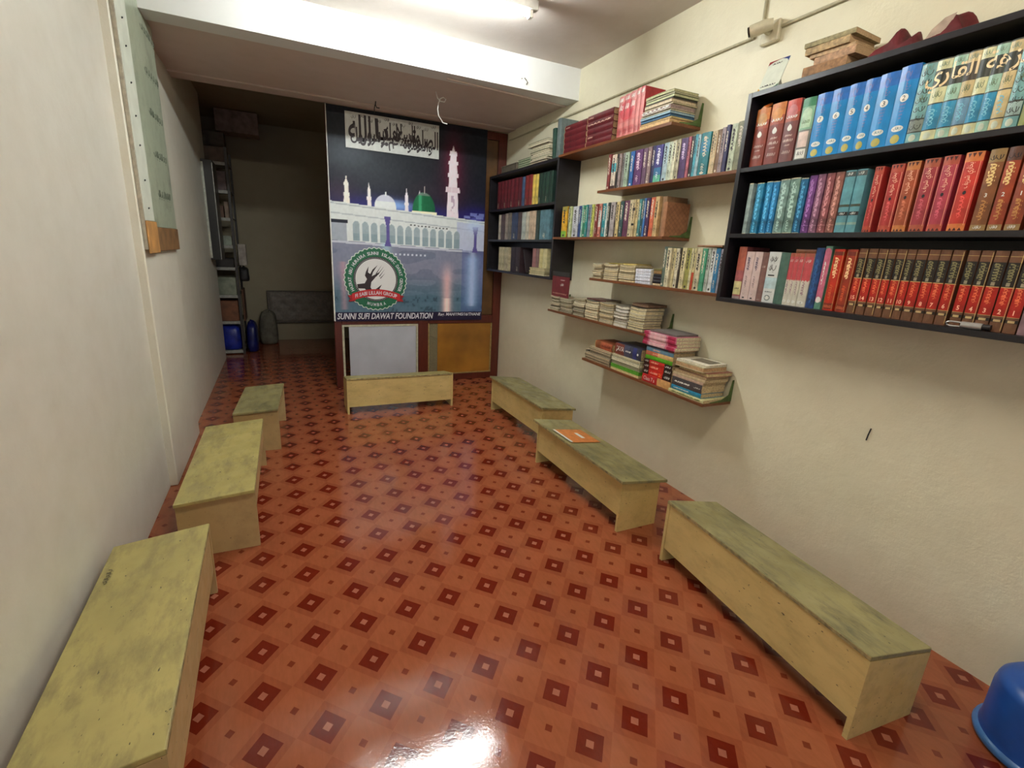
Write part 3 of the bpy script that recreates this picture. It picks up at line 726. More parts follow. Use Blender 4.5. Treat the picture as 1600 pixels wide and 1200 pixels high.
rowB = [(3.118, 3.153, .238, (122, 50, 50), 'maroon'), (3.055, 3.107, .228, (206, 190, 170), 'white and teal', {'b': [(.5, .75, (80, 160, 170)), (0, .1, (60, 40, 40))]}),
 (3.026, 3.046, .226, (46, 40, 38), 'blackish'), (2.996, 3.024, .225, (150, 136, 132), 'grey'), (2.959, 2.990, .226, (128, 126, 122), 'dark-lettered grey'), (2.910, 2.952, .223, (150, 170, 148), 'grey-green'),
 (2.860, 2.901, .222, (44, 96, 158), 'blue'), (2.769, 2.846, .221, (88, 48, 96), 'deep purple', {'ink': (214, 190, 200)}), (2.727, 2.767, .221, (96, 70, 92), 'plum'), (2.687, 2.723, .223, (132, 110, 110), 'taupe'),
 (2.653, 2.684, .224, (40, 40, 80), 'navy'), (2.581, 2.648, .220, (62, 56, 120), 'violet-to-teal', {'b': [(0, .2, (90, 170, 140)), (.2, .4, (50, 110, 150))], 'ink': (220, 220, 230)}), (2.533, 2.577, .223, (160, 182, 190), 'pale blue'),
 (2.492, 2.530, .221, (186, 196, 172), 'pale cream-green'), (2.461, 2.490, .222, (206, 204, 176), 'cream'), (2.430, 2.458, .225, (176, 168, 140), 'yellowish'), (2.369, 2.423, .222, (72, 46, 92), 'dark purple', {'ink': (200, 180, 210)}),
 (2.346, 2.367, .223, (176, 96, 110), 'pink'), (2.320, 2.344, .222, (36, 36, 42), 'black'), (2.296, 2.317, .226, (70, 156, 172), 'cyan'), (2.271, 2.294, .222, (150, 176, 184), 'light blue-grey'),
 (2.200, 2.268, .224, (28, 114, 122), 'teal green', {'b': [(.55, .8, (40, 120, 150))]}), (2.169, 2.197, .222, (200, 180, 140), 'sand'), (2.151, 2.167, .221, (206, 186, 150), 'beige'),
 (2.124, 2.149, .222, (120, 92, 70), 'brown'), (2.096, 2.122, .226, (150, 136, 140), 'mauve-grey'), (2.070, 2.093, .233, (44, 42, 84), 'dark navy'), (2.028, 2.067, .234, (186, 196, 170), 'white-green'), (1.976, 2.022, .236, (128, 128, 98), 'olive grey')]
upright(rowB, SXP, ZB, 'second plank shelf', 'upright books on the second plank shelf')
rowC = [(3.675, 3.757, .247, (206, 158, 40), 'golden yellow', {'b': [(0, .2, (120, 170, 60)), (.85, 1, (150, 140, 70))]}), (3.640, 3.664, .243, (40, 44, 36), 'black-green'), (3.602, 3.638, .242, (180, 190, 140), 'pale green'),
 (3.508, 3.590, .239, (184, 186, 192), 'white-grey'), (3.463, 3.498, .239, (36, 64, 116), 'dark blue'), (3.436, 3.461, .242, (150, 190, 170), 'pale mint'), (3.393, 3.432, .239, (34, 120, 86), 'green'),
 (3.362, 3.388, .241, (40, 130, 130), 'teal'), (3.316, 3.358, .240, (120, 130, 144), 'blue-grey'), (3.283, 3.311, .239, (186, 192, 96), 'lime'), (3.262, 3.279, .236, (206, 196, 150), 'cream'), (3.218, 3.258, .238, (112, 40, 36), 'dark red'),
 (3.182, 3.216, .238, (190, 120, 104), 'red and white', {'b': [(.3, .8, (206, 200, 190))]}), (3.124, 3.177, .238, (36, 128, 136), 'bright teal'), (3.101, 3.121, .236, (196, 206, 200), 'white'), (3.073, 3.098, .239, (50, 56, 54), 'charcoal'),
 (3.016, 3.070, .239, (156, 148, 146), 'light grey'), (2.997, 3.012, .236, (60, 50, 46), 'dark'), (2.959, 2.994, .238, (198, 178, 124), 'straw'), (2.913, 2.952, .238, (52, 78, 78), 'dark teal'), (2.854, 2.909, .239, (96, 54, 78), 'plum'),
 (2.818, 2.851, .241, (198, 186, 150), 'cream'), (2.785, 2.815, .241, (186, 170, 130), 'cream and black', {'b': [(.3, .36, (30, 30, 30)), (.7, .78, (30, 30, 30))]}), (2.757, 2.782, .241, (196, 178, 130), 'buff'), (2.728, 2.754, .240, (70, 130, 130), 'sea green'),
 (2.699, 2.725, .242, (36, 74, 80), 'dark sea-green'), (2.680, 2.697, .241, (60, 110, 170), 'blue'), (2.642, 2.677, .242, (66, 40, 78), 'aubergine'), (2.601, 2.638, .242, (192, 96, 66), 'orange'), (2.560, 2.597, .245, (196, 166, 118), 'tan and cream'),
 (2.550, 2.556, .20, (170, 140, 100), 'tan')]
rowC = rowC[:-1]
upright(rowC, SXP, Z3, 'third plank shelf', 'upright books on the third plank shelf')
t = book('thick brown old book near the right end of the third plank shelf', (SXP+.02, 2.534, Z3+.0005), .040, .175, .243, pm((140, 108, 78), .6), pages=M_paper2)
# quilt-patterned cover at the near end
t = book('brown book with a diamond-quilted cover at the right end of the third plank shelf', (SXP-.004, 2.4935, Z3+.0005), .034, .19, .206, pm((150, 104, 72), .6), pages=M_paper2)
b = MB()
for i in range(-7, 8):
    for s in (1, -1):
        x0, x1 = .01, .185; seg = []
        for k in range(25):
            x = x0+(x1-x0)*k/24; zz = .1+i*.032+s*(x-.1)*.95
            if .008 < zz < .198: seg.append((x, -.0178, zz))
        if len(seg) > 1: b.tube([seg[0], seg[-1]], .0007, 4, cap=False)
b.build('quilt_lines', pm((104, 66, 46), .6), t)
rowD = [(2.424, 2.453, .245, (84, 100, 88), 'grey-green', {'hard': True}), (2.386, 2.421, .239, (206, 198, 166), 'cream'), (2.354, 2.376, .237, (200, 186, 140), 'straw'), (2.322, 2.350, .236, (214, 206, 178), 'off-white'), (2.301, 2.316, .237, (60, 52, 40), 'dark brown'),
 (2.261, 2.297, .240, (206, 194, 150), 'cream'), (2.221, 2.256, .240, (150, 148, 78), 'olive'), (2.200, 2.217, .238, (206, 200, 160), 'pale cream'), (2.178, 2.197, .240, (196, 186, 140), 'cream and red', {'b': [(0, .42, (176, 62, 36))]}),
 (2.135, 2.174, .239, (196, 186, 156), 'parchment'), (2.100, 2.131, .239, (72, 150, 116), 'sea-green'), (2.075, 2.097, .240, (176, 184, 172), 'pale grey-green'), (2.040, 2.072, .240, (206, 210, 206), 'white'), (2.006, 2.037, .242, (44, 116, 158), 'blue'), (1.976, 2.002, .238, (140, 140, 150), 'grey')]
upright(rowD, SXP, ZD, 'fourth plank shelf', 'upright books on the fourth plank shelf', end='left')
t = book('thin brown book lying across the upright row of the fourth plank shelf', (SXP-.01, 2.172, ZD+.2465+.006), .011, .16, .18, pm((136, 96, 64), .55), rot=(math.pi/2, 0, 0), pages=M_paper2)

# topmost plank shelf: lying maroon volumes, red upright set
mar = pm((92, 22, 30), .4, .2, 14)
for s_, (ya, yb, n, hh) in enumerate([(3.500, 3.832, 5, .218), (3.156, 3.492, 5, .222)]):
    zt = ZA+.0006
    for k in range(n):
        th = hh/n-.0006
        t = book('thick maroon volume, %s from the bottom of the %s maroon stack' % (ORD[k+1], ('far', 'near')[s_]), (SXP+.008+R.uniform(-.003, .003), yb, zt+th/2), th, .18, yb-ya+R.uniform(-.006, 0), mar,
                 [(.0, .012, M_paper2)], rot=(math.pi/2, 0, 0), group='maroon volumes on the topmost plank shelf', pages=M_paper2)
        if (s_, k) in ((0, 4), (1, 4), (1, 3), (1, 1)): title(t, squiggle(k, 6), .06, .9 if k == 3 else .25, pm((200, 170, 150), .5), .3, 'up')
        zt += th+.0006
rdc = pm((178, 40, 52), .4); rose = pm((196, 116, 112), .45); rose2 = pm((186, 90, 88), .45)
ry = [3.1, 3.040, 2.976, 2.915, 2.872, 2.829]
for k in range(5):
    y1, y0 = ry[k], ry[k+1]
    t = book('red volume, %s from the left in the red set bearing a round logo' % ORD[k+1], (SXP+.004, (y0+y1)/2, ZA+.0006), y1-y0-.0015, .17, .262+.003*k, rdc if k > 2 else rose2,
             [(0, .13, rose), (.24, .36, rose), (.8, 1, rose)] if k < 3 else [(.0, .98, rose)], group='red set with a round logo')
    if k < 3:
        a, b_2 = y1, y0
        clip_part(DISK, y1-.0006, y0+.0006, ZA+.235, ZA+.105, t, rdc, 3.075, 2.93, (0, (y0+y1)/2, ZA+.0006))
        title(t, squiggle(k+1, 3), .62, .80, M_white, .7, 'h')
    title(t, squiggle(k, 4), .84, .96, M_white, .6, 'h'); title(t, squiggle(k+2, 3), .03, .2, pm((150, 30, 40), .5), .6, 'h')

# --- booklets, magazines and boxes in stacks ------------------------------
def flat(label, x, yb, z, th, D, L, c, group, jit=.01, hard=False, pages=None, yaw=None, name='booklet', cat='booklet', bands=()):
    yw = R.uniform(-.03, .03) if yaw is None else yaw
    return book(label, (x+R.uniform(-jit, jit), yb+R.uniform(-jit*.4, jit*.4), z+th/2), th, D, L, pm(c, .6, .15, 60), bands, hard=hard, group=group, rot=(math.pi/2, 0, yw), pages=pages or M_paper, name=name, cat=cat)
def soft(label, x, ya, yb, z, th, D, c, group, sag=.0, name='booklet', cat='booklet', cover=None, yaw=0.0):
    """a limp booklet: its cut edge faces the room, a gentle wave along its length"""
    t = thing(name, label, cat, (x, (ya+yb)/2, z), (0, 0, yaw), group); n = 6; L = (yb-ya)/2; cm = pm(c, .7, .14, 90)
    def layer(nm, z0, z1, m, inset):
        vs = []; fs = []
        for i in range(n+1):
            y = -L+inset+(2*L-2*inset)*i/n; dz = sag*math.sin(math.pi*i/n) if sag >= 0 else -sag*(1-math.sin(math.pi*i/n))
            vs += [(inset, y, z0+dz), (D, y, z0+dz), (D, y, z1+dz), (inset, y, z1+dz)]
        for i in range(n):
            for q in range(4): fs.append((4*i+q, 4*i+(q+1) % 4, 4*(i+1)+(q+1) % 4, 4*(i+1)+q))
        fs += [(3, 2, 1, 0), (4*n, 4*n+1, 4*n+2, 4*n+3)]
        MB().add(vs, fs).build(nm, m, t)
    tc = th*.14
    layer('page_block', tc+.0001, th-tc-.0001, cm, .0015)
    cv = pm(cover, .6, .1, 60) if cover else cm
    layer('cover', th-tc, th, cv, 0); layer('cover', 0, tc, cv, 0)
    return t
PAL = [(206, 190, 150), (196, 180, 142), (214, 200, 164), (186, 172, 138), (176, 164, 134), (204, 184, 140)]
def stack(ya, yb, z, total, n, x, shelf, which, pal=PAL, D=.16, covers=None, cat='booklet'):
    hs = [R.uniform(.7, 1.3) for _ in range(n)]; s = sum(hs); zz = z+.0006
    for k in range(n):
        th = total*hs[k]/s; c = R.choice(pal)
        nm = 'thin' if th < .009 else ('thick' if th > .016 else 'medium')
        lab = '%s paper-edged booklet, %s from the bottom of the %s stack on the %s' % (nm, ORD[k+1], which, shelf)
        jy = R.uniform(-.005, .005)
        soft(lab, x+R.uniform(-.008, .008), ya+.005+jy, yb-.005+jy, zz, th-.0006, D*R.uniform(.92, 1), c, 'booklet stacks on the '+shelf, -.0009*k, cover=R.choice(covers or [(150, 140, 116), (196, 186, 160), (110, 104, 90)]), yaw=0)
        zz += th
    return zz
F5 = 'fifth plank shelf'
greyp = [(176, 168, 140), (188, 178, 148), (160, 152, 128), (200, 190, 162)]
ztop = stack(3.685, 3.845, ZE, .122, 8, SXP, F5, 'first', greyp)
z_e1 = ztop
stack(3.472, 3.678, ZE, .118, 8, SXP, F5, 'second', greyp)
stack(3.287, 3.461, ZE, .138, 9, SXP, F5, 'third', greyp)
ze4 = stack(3.092, 3.277, ZE, .140, 9, SXP, F5, 'fourth')
stack(2.902, 3.086, ZE, .142, 9, SXP, F5, 'fifth')
stack(2.730, 2.889, ZE, .148, 7, SXP-.004, F5, 'sixth', [(206, 202, 192), (196, 190, 176), (214, 208, 190)])
z7 = stack(2.545, 2.722, ZE, .158, 8, SXP-.004, F5, 'seventh', [(206, 192, 150), (196, 184, 146)])
soft('worn dark brown bound book on top of the seventh booklet stack', SXP+.012, 2.55, 2.715, z7+.0075, .018, .165, (120, 96, 74), None, -.001, cover=(92, 64, 44), name='book', cat='book')
book('thin maroon book lying on the fourth booklet stack', (SXP+.05, 3.34, ze4+.009), .010, .15, .25, pm((92, 48, 44), .5), rot=(math.pi/2, 0, .02))
# maroon standing pad against the far bookcase side
t = thing('standing_pad', 'maroon pad with black binding standing on the booklets beside the far bookcase', 'pad', (SXP+.005, 3.700, ZE+.1235), (0, 0, 0))
MB().bbox(-.004, .004, -.142, .142, 0, .175, .001).build('pad_sheet', pm((106, 34, 38), .45), t)
MB().bbox(-.006, .006, -.144, .144, .1755, .215, .002).build('binding', pm((44, 42, 40), .5), t)
lay(squiggle(2, 3), (-.0046, -.005, .09), (0, -1, 0), (0, 0, 1), .05, .03, M_white, t, 'emblem_print'); lay(squiggle(4, 9), (-.0046, .12, .02), (0, -1, 0), (0, 0, 1), .23, .014, pm((190, 150, 130), .5), t, 'line_print')
lay(squiggle(5, 4), (-.0046, .0, .14), (0, -1, 0), (0, 0, 1), .07, .01, M_white, t, 'line_print')

F4 = 'fourth plank shelf'
stack(3.096, 3.225, ZD, .104, 8, SXP, F4, 'first')
q1 = stack(2.906, 3.086, ZD, .112, 8, SXP, F4, 'second')
q2 = stack(2.713, 2.898, ZD, .112, 8, SXP, F4, 'third')
soft('olive yellow booklet on top of the second stack of the fourth plank shelf', SXP+.03, 2.93, 3.09, q1+.0006, .006, .13, (170, 150, 60), None, .004, cover=(160, 140, 50))
soft('large mustard booklet on top of the third stack of the fourth plank shelf', SXP+.03, 2.74, 2.89, q2+.0006, .014, .13, (196, 176, 110), None, .0, cover=(158, 132, 46))
zz = ZD+.0006
for k in range(5):
    th = .0195
    flat('white paperback, %s from the bottom of the white pile on the fourth shelf' % ORD[k+1], SXP, 2.704, zz, th-.0005, .15, .152, (206, 210, 222), 'white paperbacks on the fourth plank shelf', .004, yaw=0, name='book', cat='book', pages=M_white); zz += th
zz = ZD+.0006
for k, (c, nm) in enumerate([((196, 176, 140), 'cream'), ((28, 26, 34), 'black'), ((38, 34, 44), 'blackish'), ((30, 28, 36), 'dark'), ((150, 116, 72), 'tan'), ((120, 112, 66), 'olive')]):
    th = (.014, .022, .02, .018, .022, .012)[k]
    flat('%s book, %s from the bottom of the mixed pile on the fourth shelf' % (nm, ORD[k+1]), SXP+.01, 2.536, zz, th-.0006, .15, .078, c, None, .003, yaw=0, name='book', cat='book', hard=(k in (1, 2, 3))); zz += th

# magazines on the topmost shelf
zz = ZA+.0006
mags = [(.026, (206, 172, 122), (160, 120, 80), 'orange-edged cream book', 0), (.010, (196, 176, 120), (196, 176, 120), 'straw coloured booklet', .0), (.016, (60, 100, 130), (50, 60, 90), 'blue-edged magazine', .0),
        (.014, (150, 176, 186), (70, 120, 160), 'pale blue magazine', .0), (.012, (186, 180, 150), (60, 56, 50), 'grey newspaper bundle', .0), (.026, (150, 130, 126), (196, 180, 160), 'mauve book with white script', 0),
        (.009, (196, 186, 150), (110, 100, 80), 'cream magazine', 0), (.022, (206, 190, 160), (120, 100, 80), 'thick beige magazine', 0), (.010, (60, 60, 50), (60, 60, 50), 'black-covered booklet', 0),
        (.014, (190, 190, 150), (150, 160, 120), 'greenish cream magazine', 0), (.010, (176, 170, 140), (90, 90, 70), 'olive-grey magazine', 0), (.016, (180, 176, 136), (150, 150, 110), 'curled greenish magazine', .004)]
for k, (th, c, cv, nm, sg) in enumerate(mags):
    yo = 0 if k < 5 else .02
    t = soft('%s, %s from the bottom of the topmost shelf magazine pile' % (nm, ORD[k+1]), SXP-.012+R.uniform(-.006, .006)+(.006 if k > 5 else 0), 2.535+R.uniform(-.004, .01), (2.822 if k < 5 else 2.800)+R.uniform(-.008, 0), zz, th-.0006, .195, c, 'magazine pile on the topmost shelf', sg, 'magazine', 'magazine', cv)
    if k == 5: lay(squiggle(3, 6), (-.0006, .13, .004), (0, -1, 0), (0, 0, 1), .24, .018, M_white, t, 'title_print')
    zz += th

# lowest plank shelf
F6 = 'lowest plank shelf'
z = ZF+.0006
for k in range(9):
    th = (.012, .010, .009, .011, .012, .014, .010, .018, .016)[k]
    ya = 2.885+(.0 if k < 6 else -.006); yb = (3.225 if k < 6 else 3.17)
    soft('grey-cream paper bundle, %s from the bottom at the far end of the lowest shelf' % ORD[k+1], SXP+R.uniform(-.008, .004), ya+R.uniform(-.004, .004), yb+R.uniform(-.01, 0), z, th-.0006, .17, R.choice([(176, 160, 130), (160, 148, 124), (186, 166, 132)]), 'paper bundles on the lowest shelf', cover=R.choice([(120, 112, 96), (186, 170, 140), (60, 58, 50)]))
    z += th
t = book('thick brown and orange textbook on the far paper bundles of the lowest shelf', (SXP+.006, 3.105, z+.029), .057, .18, .225, pm((150, 80, 46), .5), [(0, .03, pm((206, 176, 120), .5)), (.06, .3, pm((128, 74, 40), .5)), (.36, .95, pm((176, 92, 60), .5))], rot=(math.pi/2, 0, -.01), pages=M_paper2)
title(t, squiggle(3, 6), .4, .9, pm((120, 50, 36), .5), .5, 'up')
z = ZF+.0006
seq = [(.018, (206, 186, 136), None, 'cream-edged green-striped magazine'), (.026, (82, 150, 34), None, 'bright green thick magazine'), (.008, (196, 190, 150), (30, 30, 30), 'thin white magazine'), (.020, (150, 146, 120), (120, 116, 96), 'grey printed magazine'),
       (.022, (206, 200, 170), (210, 206, 180), 'white magazine with print'), (.014, (200, 196, 164), (60, 56, 50), 'cream magazine with black cover'), (.010, (206, 198, 166), (206, 198, 166), 'pale magazine')]
for k, (th, c, cv, nm) in enumerate(seq):
    soft('%s, %s from the bottom under the dark thick textbook' % (nm, ORD[k+1]), SXP-.006+R.uniform(-.003, .003), 2.54+R.uniform(-.003, .003), 2.862+R.uniform(-.004, 0), z, th-.0006, .185, c, 'magazines under the dark textbook', cover=cv, name='magazine', cat='magazine')
    z += th
t = book('thick dark textbook with white JAVA lettering on its spine', (SXP-.004, 2.835, z+.042), .082, .19, .29, pm((58, 60, 78), .4), [(.0, .36, pm((120, 56, 42), .4)), (.36, .56, pm((70, 74, 96), .4)), (.7, .84, pm((50, 56, 120), .4))], rot=(math.pi/2, 0, 0), pages=M_paper2)
title(t, text_raw('JAVA', 0, .03, 4), .05, .36, M_white, .52, 'up'); title(t, squiggle(3, 4), .42, .62, M_white, .2, 'up'); title(t, DISK, .86, .92, M_white, .2, 'up', 'printed_dot')
z = ZF+.0006
seqc = [('red textbook lettered Class 7 with orange panel, bottom of the red pile', .052, [(0, .55, (186, 42, 44)), (.55, 1, (206, 158, 100))], 'Class 7 s'),
        ('red and black textbook with a large 2, second in the red pile', .040, [(0, .2, (50, 22, 20)), (.2, .7, (206, 40, 28)), (.7, 1, (44, 26, 22))], '2'),
        ('red and black textbook, third from the bottom of the red pile', .036, [(0, .2, (56, 24, 22)), (.2, .72, (196, 42, 30)), (.72, 1, (40, 26, 22))], ''),
        ('red and black textbook, fourth from the bottom of the red pile', .030, [(0, .2, (50, 22, 20)), (.2, .74, (186, 40, 32)), (.74, 1, (44, 26, 24))], ''),
        ('bright green book lying on the red and black textbooks', .026, [(0, 1, (84, 156, 30))], None),
        ('orange and cream book lying on the bright green book', .028, [(0, .45, (196, 108, 80)), (.45, 1, (214, 178, 116))], ''),
        ('grey-blue book in the upper part of the tall colourful pile', .026, [(0, 1, (104, 146, 170))], ''),
        ('dark blue book just under the pink books', .016, [(0, .8, (66, 70, 96)), (.8, 1, (130, 60, 76))], None)]
for k, (lab, th, bs, tx) in enumerate(seqc):
    t = book(lab, (SXP-.004+R.uniform(-.003, .003)+(.004 if k > 3 else 0), (2.505 if k < 4 else 2.50), z+th/2), th-.0006, .185 if k < 4 else .18, .268 if k < 4 else .255, pm(bs[0][2], .4), [(a, b, pm(c, .4)) for a, b, c in bs], hard=False, rot=(math.pi/2, 0, 0), pages=M_paper2)
    if tx: title(t, text_raw(tx), .06 if len(tx) > 1 else .56, .46 if len(tx) > 1 else .66, M_white if len(tx) > 1 else pm((240, 150, 60), .4), .5, 'up')
    if tx == '' or tx == '2':
        title(t, squiggle(k, 5), .26, .52, pm((246, 180, 150), .5), .45, 'up')
        if k < 4: title(t, squiggle(k+1, 2), .03, .17, M_white, .5, 'up'); title(t, squiggle(k+2, 3), .76, .95, M_white, .5, 'up')
    z += th
for k in range(4):
    th = .022
    t = book('pink book, %s from the bottom of the pink books topping the tall pile' % ORD[k+1], (SXP-.01+R.uniform(-.004, .004), 2.535, z+th/2), th-.0006, .20, .31, pm((206, 120, 140), .5), [(0, .15, pm((176, 44, 80), .5)), (.2, .7, pm((220, 176, 180), .5)), (.75, .97, pm((176, 44, 80), .5))], hard=False, rot=(math.pi/2, 0, R.uniform(-.02, .02)), group='pink books topping the tall pile')
    z += th
soft('grey worn booklet lying on top of the pink books', SXP+.01, 2.25, 2.5, z+.0006, .010, .18, (120, 110, 104), None, .003, cover=(110, 104, 100))
z = ZF+.0006
seqd = [('cream picture book flat on the shelf beneath the cyan book', .020, (206, 200, 150), .29, .22), ('cyan-blue thick book near the right end of the lowest shelf', .030, (30, 130, 166), .245, .19), ('charcoal textbook above the cyan-blue book', .052, (74, 68, 70), .245, .19),
        ('beige book with a thin red line above the charcoal textbook', .016, (190, 160, 140), .25, .19), ('cream paper-edged book above the beige one', .018, (196, 176, 140), .26, .19)]
for k, (lab, th, c, L, D) in enumerate(seqd):
    t = book(lab, (SXP-.002-(.01 if k == 0 else 0), (2.228 if k else 2.238), z+th/2), th-.0006, D if k else .205, L, pm(c, .4, .15, 40), (), hard=(k == 1), rot=(math.pi/2, 0, 0), pages=M_paper2)
    if k in (1, 2): title(t, squiggle(k, 7), .1, .6, M_white, .25, 'up')
    if k == 2: title(t, squiggle(k+3, 3), .75, .95, M_white, .2, 'up')
    if k == 0: title(t, squiggle(6, 8), .1, .9, pm((110, 120, 70), .5), .5, 'up')
    z += th
for k, (th, c, cv, nm, x, ya, yb) in enumerate([(.018, (176, 150, 112), (150, 120, 90), 'floppy tan magazine', .01, 1.965, 2.215), (.024, (196, 176, 130), (150, 100, 84), 'tan and brown magazine', .02, 1.96, 2.2), (.03, (186, 150, 108), (196, 186, 150), 'thick brown-edged manual', .0, 1.985, 2.21)]):
    soft('%s, %s of the loose papers on the lowest shelf right pile' % (nm, ORD[k+1]), SXP+x-.01, ya, yb, z+.0002, th-.0006, .19, c, 'loose top papers', .0, cover=cv, name='magazine', cat='magazine', yaw=R.uniform(-.04, .04)); z += th
t = soft('white open magazine with a dark photo on the lowest shelf right pile', SXP, 1.98, 2.21, z+.0004, .012, .18, (214, 206, 180), None, .002, cover=(222, 216, 196), name='magazine', cat='magazine', yaw=.06)
MB().box(.05, .15, -.09, .05, .0145, .0155).build('dark_photo', pm((110, 100, 84), .5), t)

# --- smaller far bookcase ---------------------------------------------------
FX = 2.225
def far_row(rows, z, lev):
    for k, (y0, y1, h, c, nm) in enumerate(rows):
        t = book('%s book, %s from the left on the %s level of the far bookcase' % (nm, ORD[k+1], lev), (FX, (y0+y1)/2, z+.0005), y1-y0-.002, .155, h, pm(c, .5, .2, 20), (), hard=(lev == 'top'), group='books on the %s level of the far bookcase' % lev)
        if k % 2 == 0: title(t, squiggle(k, 3), .05, .22, pm((206, 196, 170), .5), .3, 'up')
mr = (98, 26, 36)
far_row([(5.165, 5.25, .285, mr, 'maroon'), (5.08, 5.163, .285, mr, 'maroon'), (4.995, 5.078, .284, mr, 'maroon'), (4.91, 4.993, .284, mr, 'maroon'), (4.825, 4.908, .283, (104, 30, 42), 'maroon'), (4.726, 4.823, .283, mr, 'maroon'), (4.64, 4.724, .281, (88, 24, 36), 'dark maroon'), (4.570, 4.636, .276, (64, 88, 120), 'steel blue'),
         (4.49, 4.566, .279, (120, 40, 40), 'brick red'), (4.41, 4.488, .281, (126, 46, 42), 'brick red'), (4.348, 4.405, .272, (214, 186, 90), 'yellow'), (4.284, 4.346, .27, (206, 180, 90), 'yellow'), (4.21, 4.278, .268, (30, 54, 44), 'dark green'), (4.15, 4.208, .268, (30, 54, 44), 'dark green'), (4.08, 4.148, .268, (34, 60, 50), 'dark green'), (4.01, 4.078, .268, (30, 52, 44), 'dark green')], 1.99, 'top')
far_row([(5.12, 5.175, .262, (186, 176, 156), 'whitish'), (5.01, 5.11, .262, (84, 64, 62), 'brown'), (4.93, 5.0, .268, (150, 138, 124), 'beige'), (4.84, 4.926, .272, (120, 112, 100), 'grey'), (4.69, 4.83, .268, (52, 66, 96), 'blue-black arched'), (4.595, 4.68, .266, (80, 64, 62), 'brown'),
         (4.5, 4.588, .262, (176, 184, 176), 'pale grey'), (4.43, 4.498, .262, (196, 190, 170), 'off-white'), (4.285, 4.425, .266, (196, 172, 146), 'beige-pink'), (4.21, 4.28, .262, (44, 60, 54), 'dark green'), (4.01, 4.2, .262, (84, 120, 132), 'wide blue-grey')], 1.672, 'middle')
far_row([(5.072, 5.138, .249, (190, 180, 142), 'cream'), (5.003, 5.07, .249, (190, 180, 142), 'cream'), (4.873, 4.99, .249, (176, 166, 134), 'grey-cream'), (4.70, 4.81, .252, (44, 30, 34), 'black-brown'), (4.59, 4.698, .252, (48, 32, 36), 'black-brown')], 1.345, 'bottom')
t = book('dark book leaning diagonally on the bottom level of the far bookcase', (FX, 4.43, 1.356), .03, .15, .235, pm((40, 30, 34), .5), rot=(rd(22)*-1, 0, 0))
zz = 1.3456
for k in range(5):
    soft('cream booklet, %s from the bottom of the pile in the far bookcase' % ORD[k+1], FX-.015, 4.02+R.uniform(-.02, .02), 4.33+R.uniform(-.02, .02), zz, .0135, .15, R.choice(PAL), 'booklets lying in the far bookcase', cover=(150, 150, 110)); zz += .014
for k, (y0, y1, c, nm) in enumerate([(4.25, 4.32, (150, 104, 100), 'pink-brown'), (4.19, 4.245, (130, 100, 96), 'dusty brown'), (4.12, 4.18, (196, 186, 130), 'yellowish'), (4.03, 4.11, (196, 188, 140), 'cream')]):
    book('%s book standing on the booklet pile inside the far bookcase' % nm, (FX+.005, (y0+y1)/2, zz+.0004), y1-y0-.002, .14, .176, pm(c, .5), hard=False)
# on top of the far bookcase
zt = 2.3456
t = thing('cardboard_box', 'flat grey-brown box at the far end on top of the far bookcase', 'box', (2.30, 4.93, zt))
MB().bbox(-.09, .09, -.19, .19, 0, .062, .003).build('box_body', pm((96, 88, 74), .7), t); MB().bbox(-.092, .092, -.192, .192, .0625, .072, .002).build('lid', pm((110, 102, 88), .7), t)
zz = zt
for k in range(11):
    th = R.uniform(.012, .022); dx = .0
    cvs = [(60, 58, 48), (196, 190, 170), (96, 110, 84), (206, 200, 180)][k % 4]
    nm = ['dark-covered', 'white-covered', 'green-grey covered', 'pale-covered'][k % 4]
    soft('%s booklet, %s from the bottom of the pile on top of the far bookcase' % (nm, ORD[k+1]), FX-.03+R.uniform(-.01, .01), 4.08+R.uniform(-.02, .02), 4.40+R.uniform(-.02, .04) if k < 9 else 4.46, zz, th-.0006, .17, R.choice([(206, 196, 166), (186, 176, 150)]), 'booklet pile on top of the far bookcase', .002, cover=cvs); zz += th
zz = zt
for k in range(4):
    soft('greenish booklet, %s from the bottom of the low pile on the far bookcase' % ORD[k+1], FX-.02, 4.43+R.uniform(-.01, .01), 4.70, zz, .0190, .15, (150, 160, 130), 'low pile on the far bookcase', cover=(70, 92, 66)); zz += .0196
book('tall dark green book standing at the near end on top of the far bookcase', (2.215, 4.01, zt), .05, .16, .25, pm((46, 74, 64), .5), rot=(rd(-5), 0, 0))
book('tall slate grey book standing beside the maroon volumes, topmost shelf level', (2.205, 3.925, zt+.004), .062, .17, .30, pm((96, 108, 106), .5))

# --- on top of the large bookcase -------------------------------------------
zt = 2.3664
for k, (th, yb, L, D, c, x, yw, nm) in enumerate([(.046, 1.70, .19, .16, (150, 112, 76), 2.19, .04, 'thick brown-edged'), (.030, 1.66, .18, .17, (176, 140, 110), 2.20, -.02, 'pinkish brown'), (.016, 1.68, .19, .18, (190, 160, 124), 2.195, .05, 'thin tan'),
        (.028, 1.70, .19, .18, (176, 152, 112), 2.185, .03, 'tan-edged'), (.020, 1.705, .215, .19, (150, 140, 104), 2.18, .06, 'olive-brown cloth')]):
    book('%s old book, %s from the bottom of the pile on the large bookcase' % (nm, ORD[k+1]), (x, yb, zt+th/2+.0006), th-.0006, D, L, pm(c, .7, .25, 50), hard=False, rot=(math.pi/2, 0, yw), pages=pm((186, 156, 118), .8, .16, 300), group='old books on the large bookcase'); zt += th
t = thing('display_card', 'white printed card with coloured corners standing on top of the large bookcase', 'card', (2.385, 2.03-.01, 2.366), (0, rd(22), 0))
t.location = (2.19, 1.878, 2.3672)
MB().add([(.003, -.02, .10), (.003, .02, .10), (.09, .02, .036), (.09, -.02, .036)], [(0, 1, 2, 3)]).build('back_strut', M_white, t)
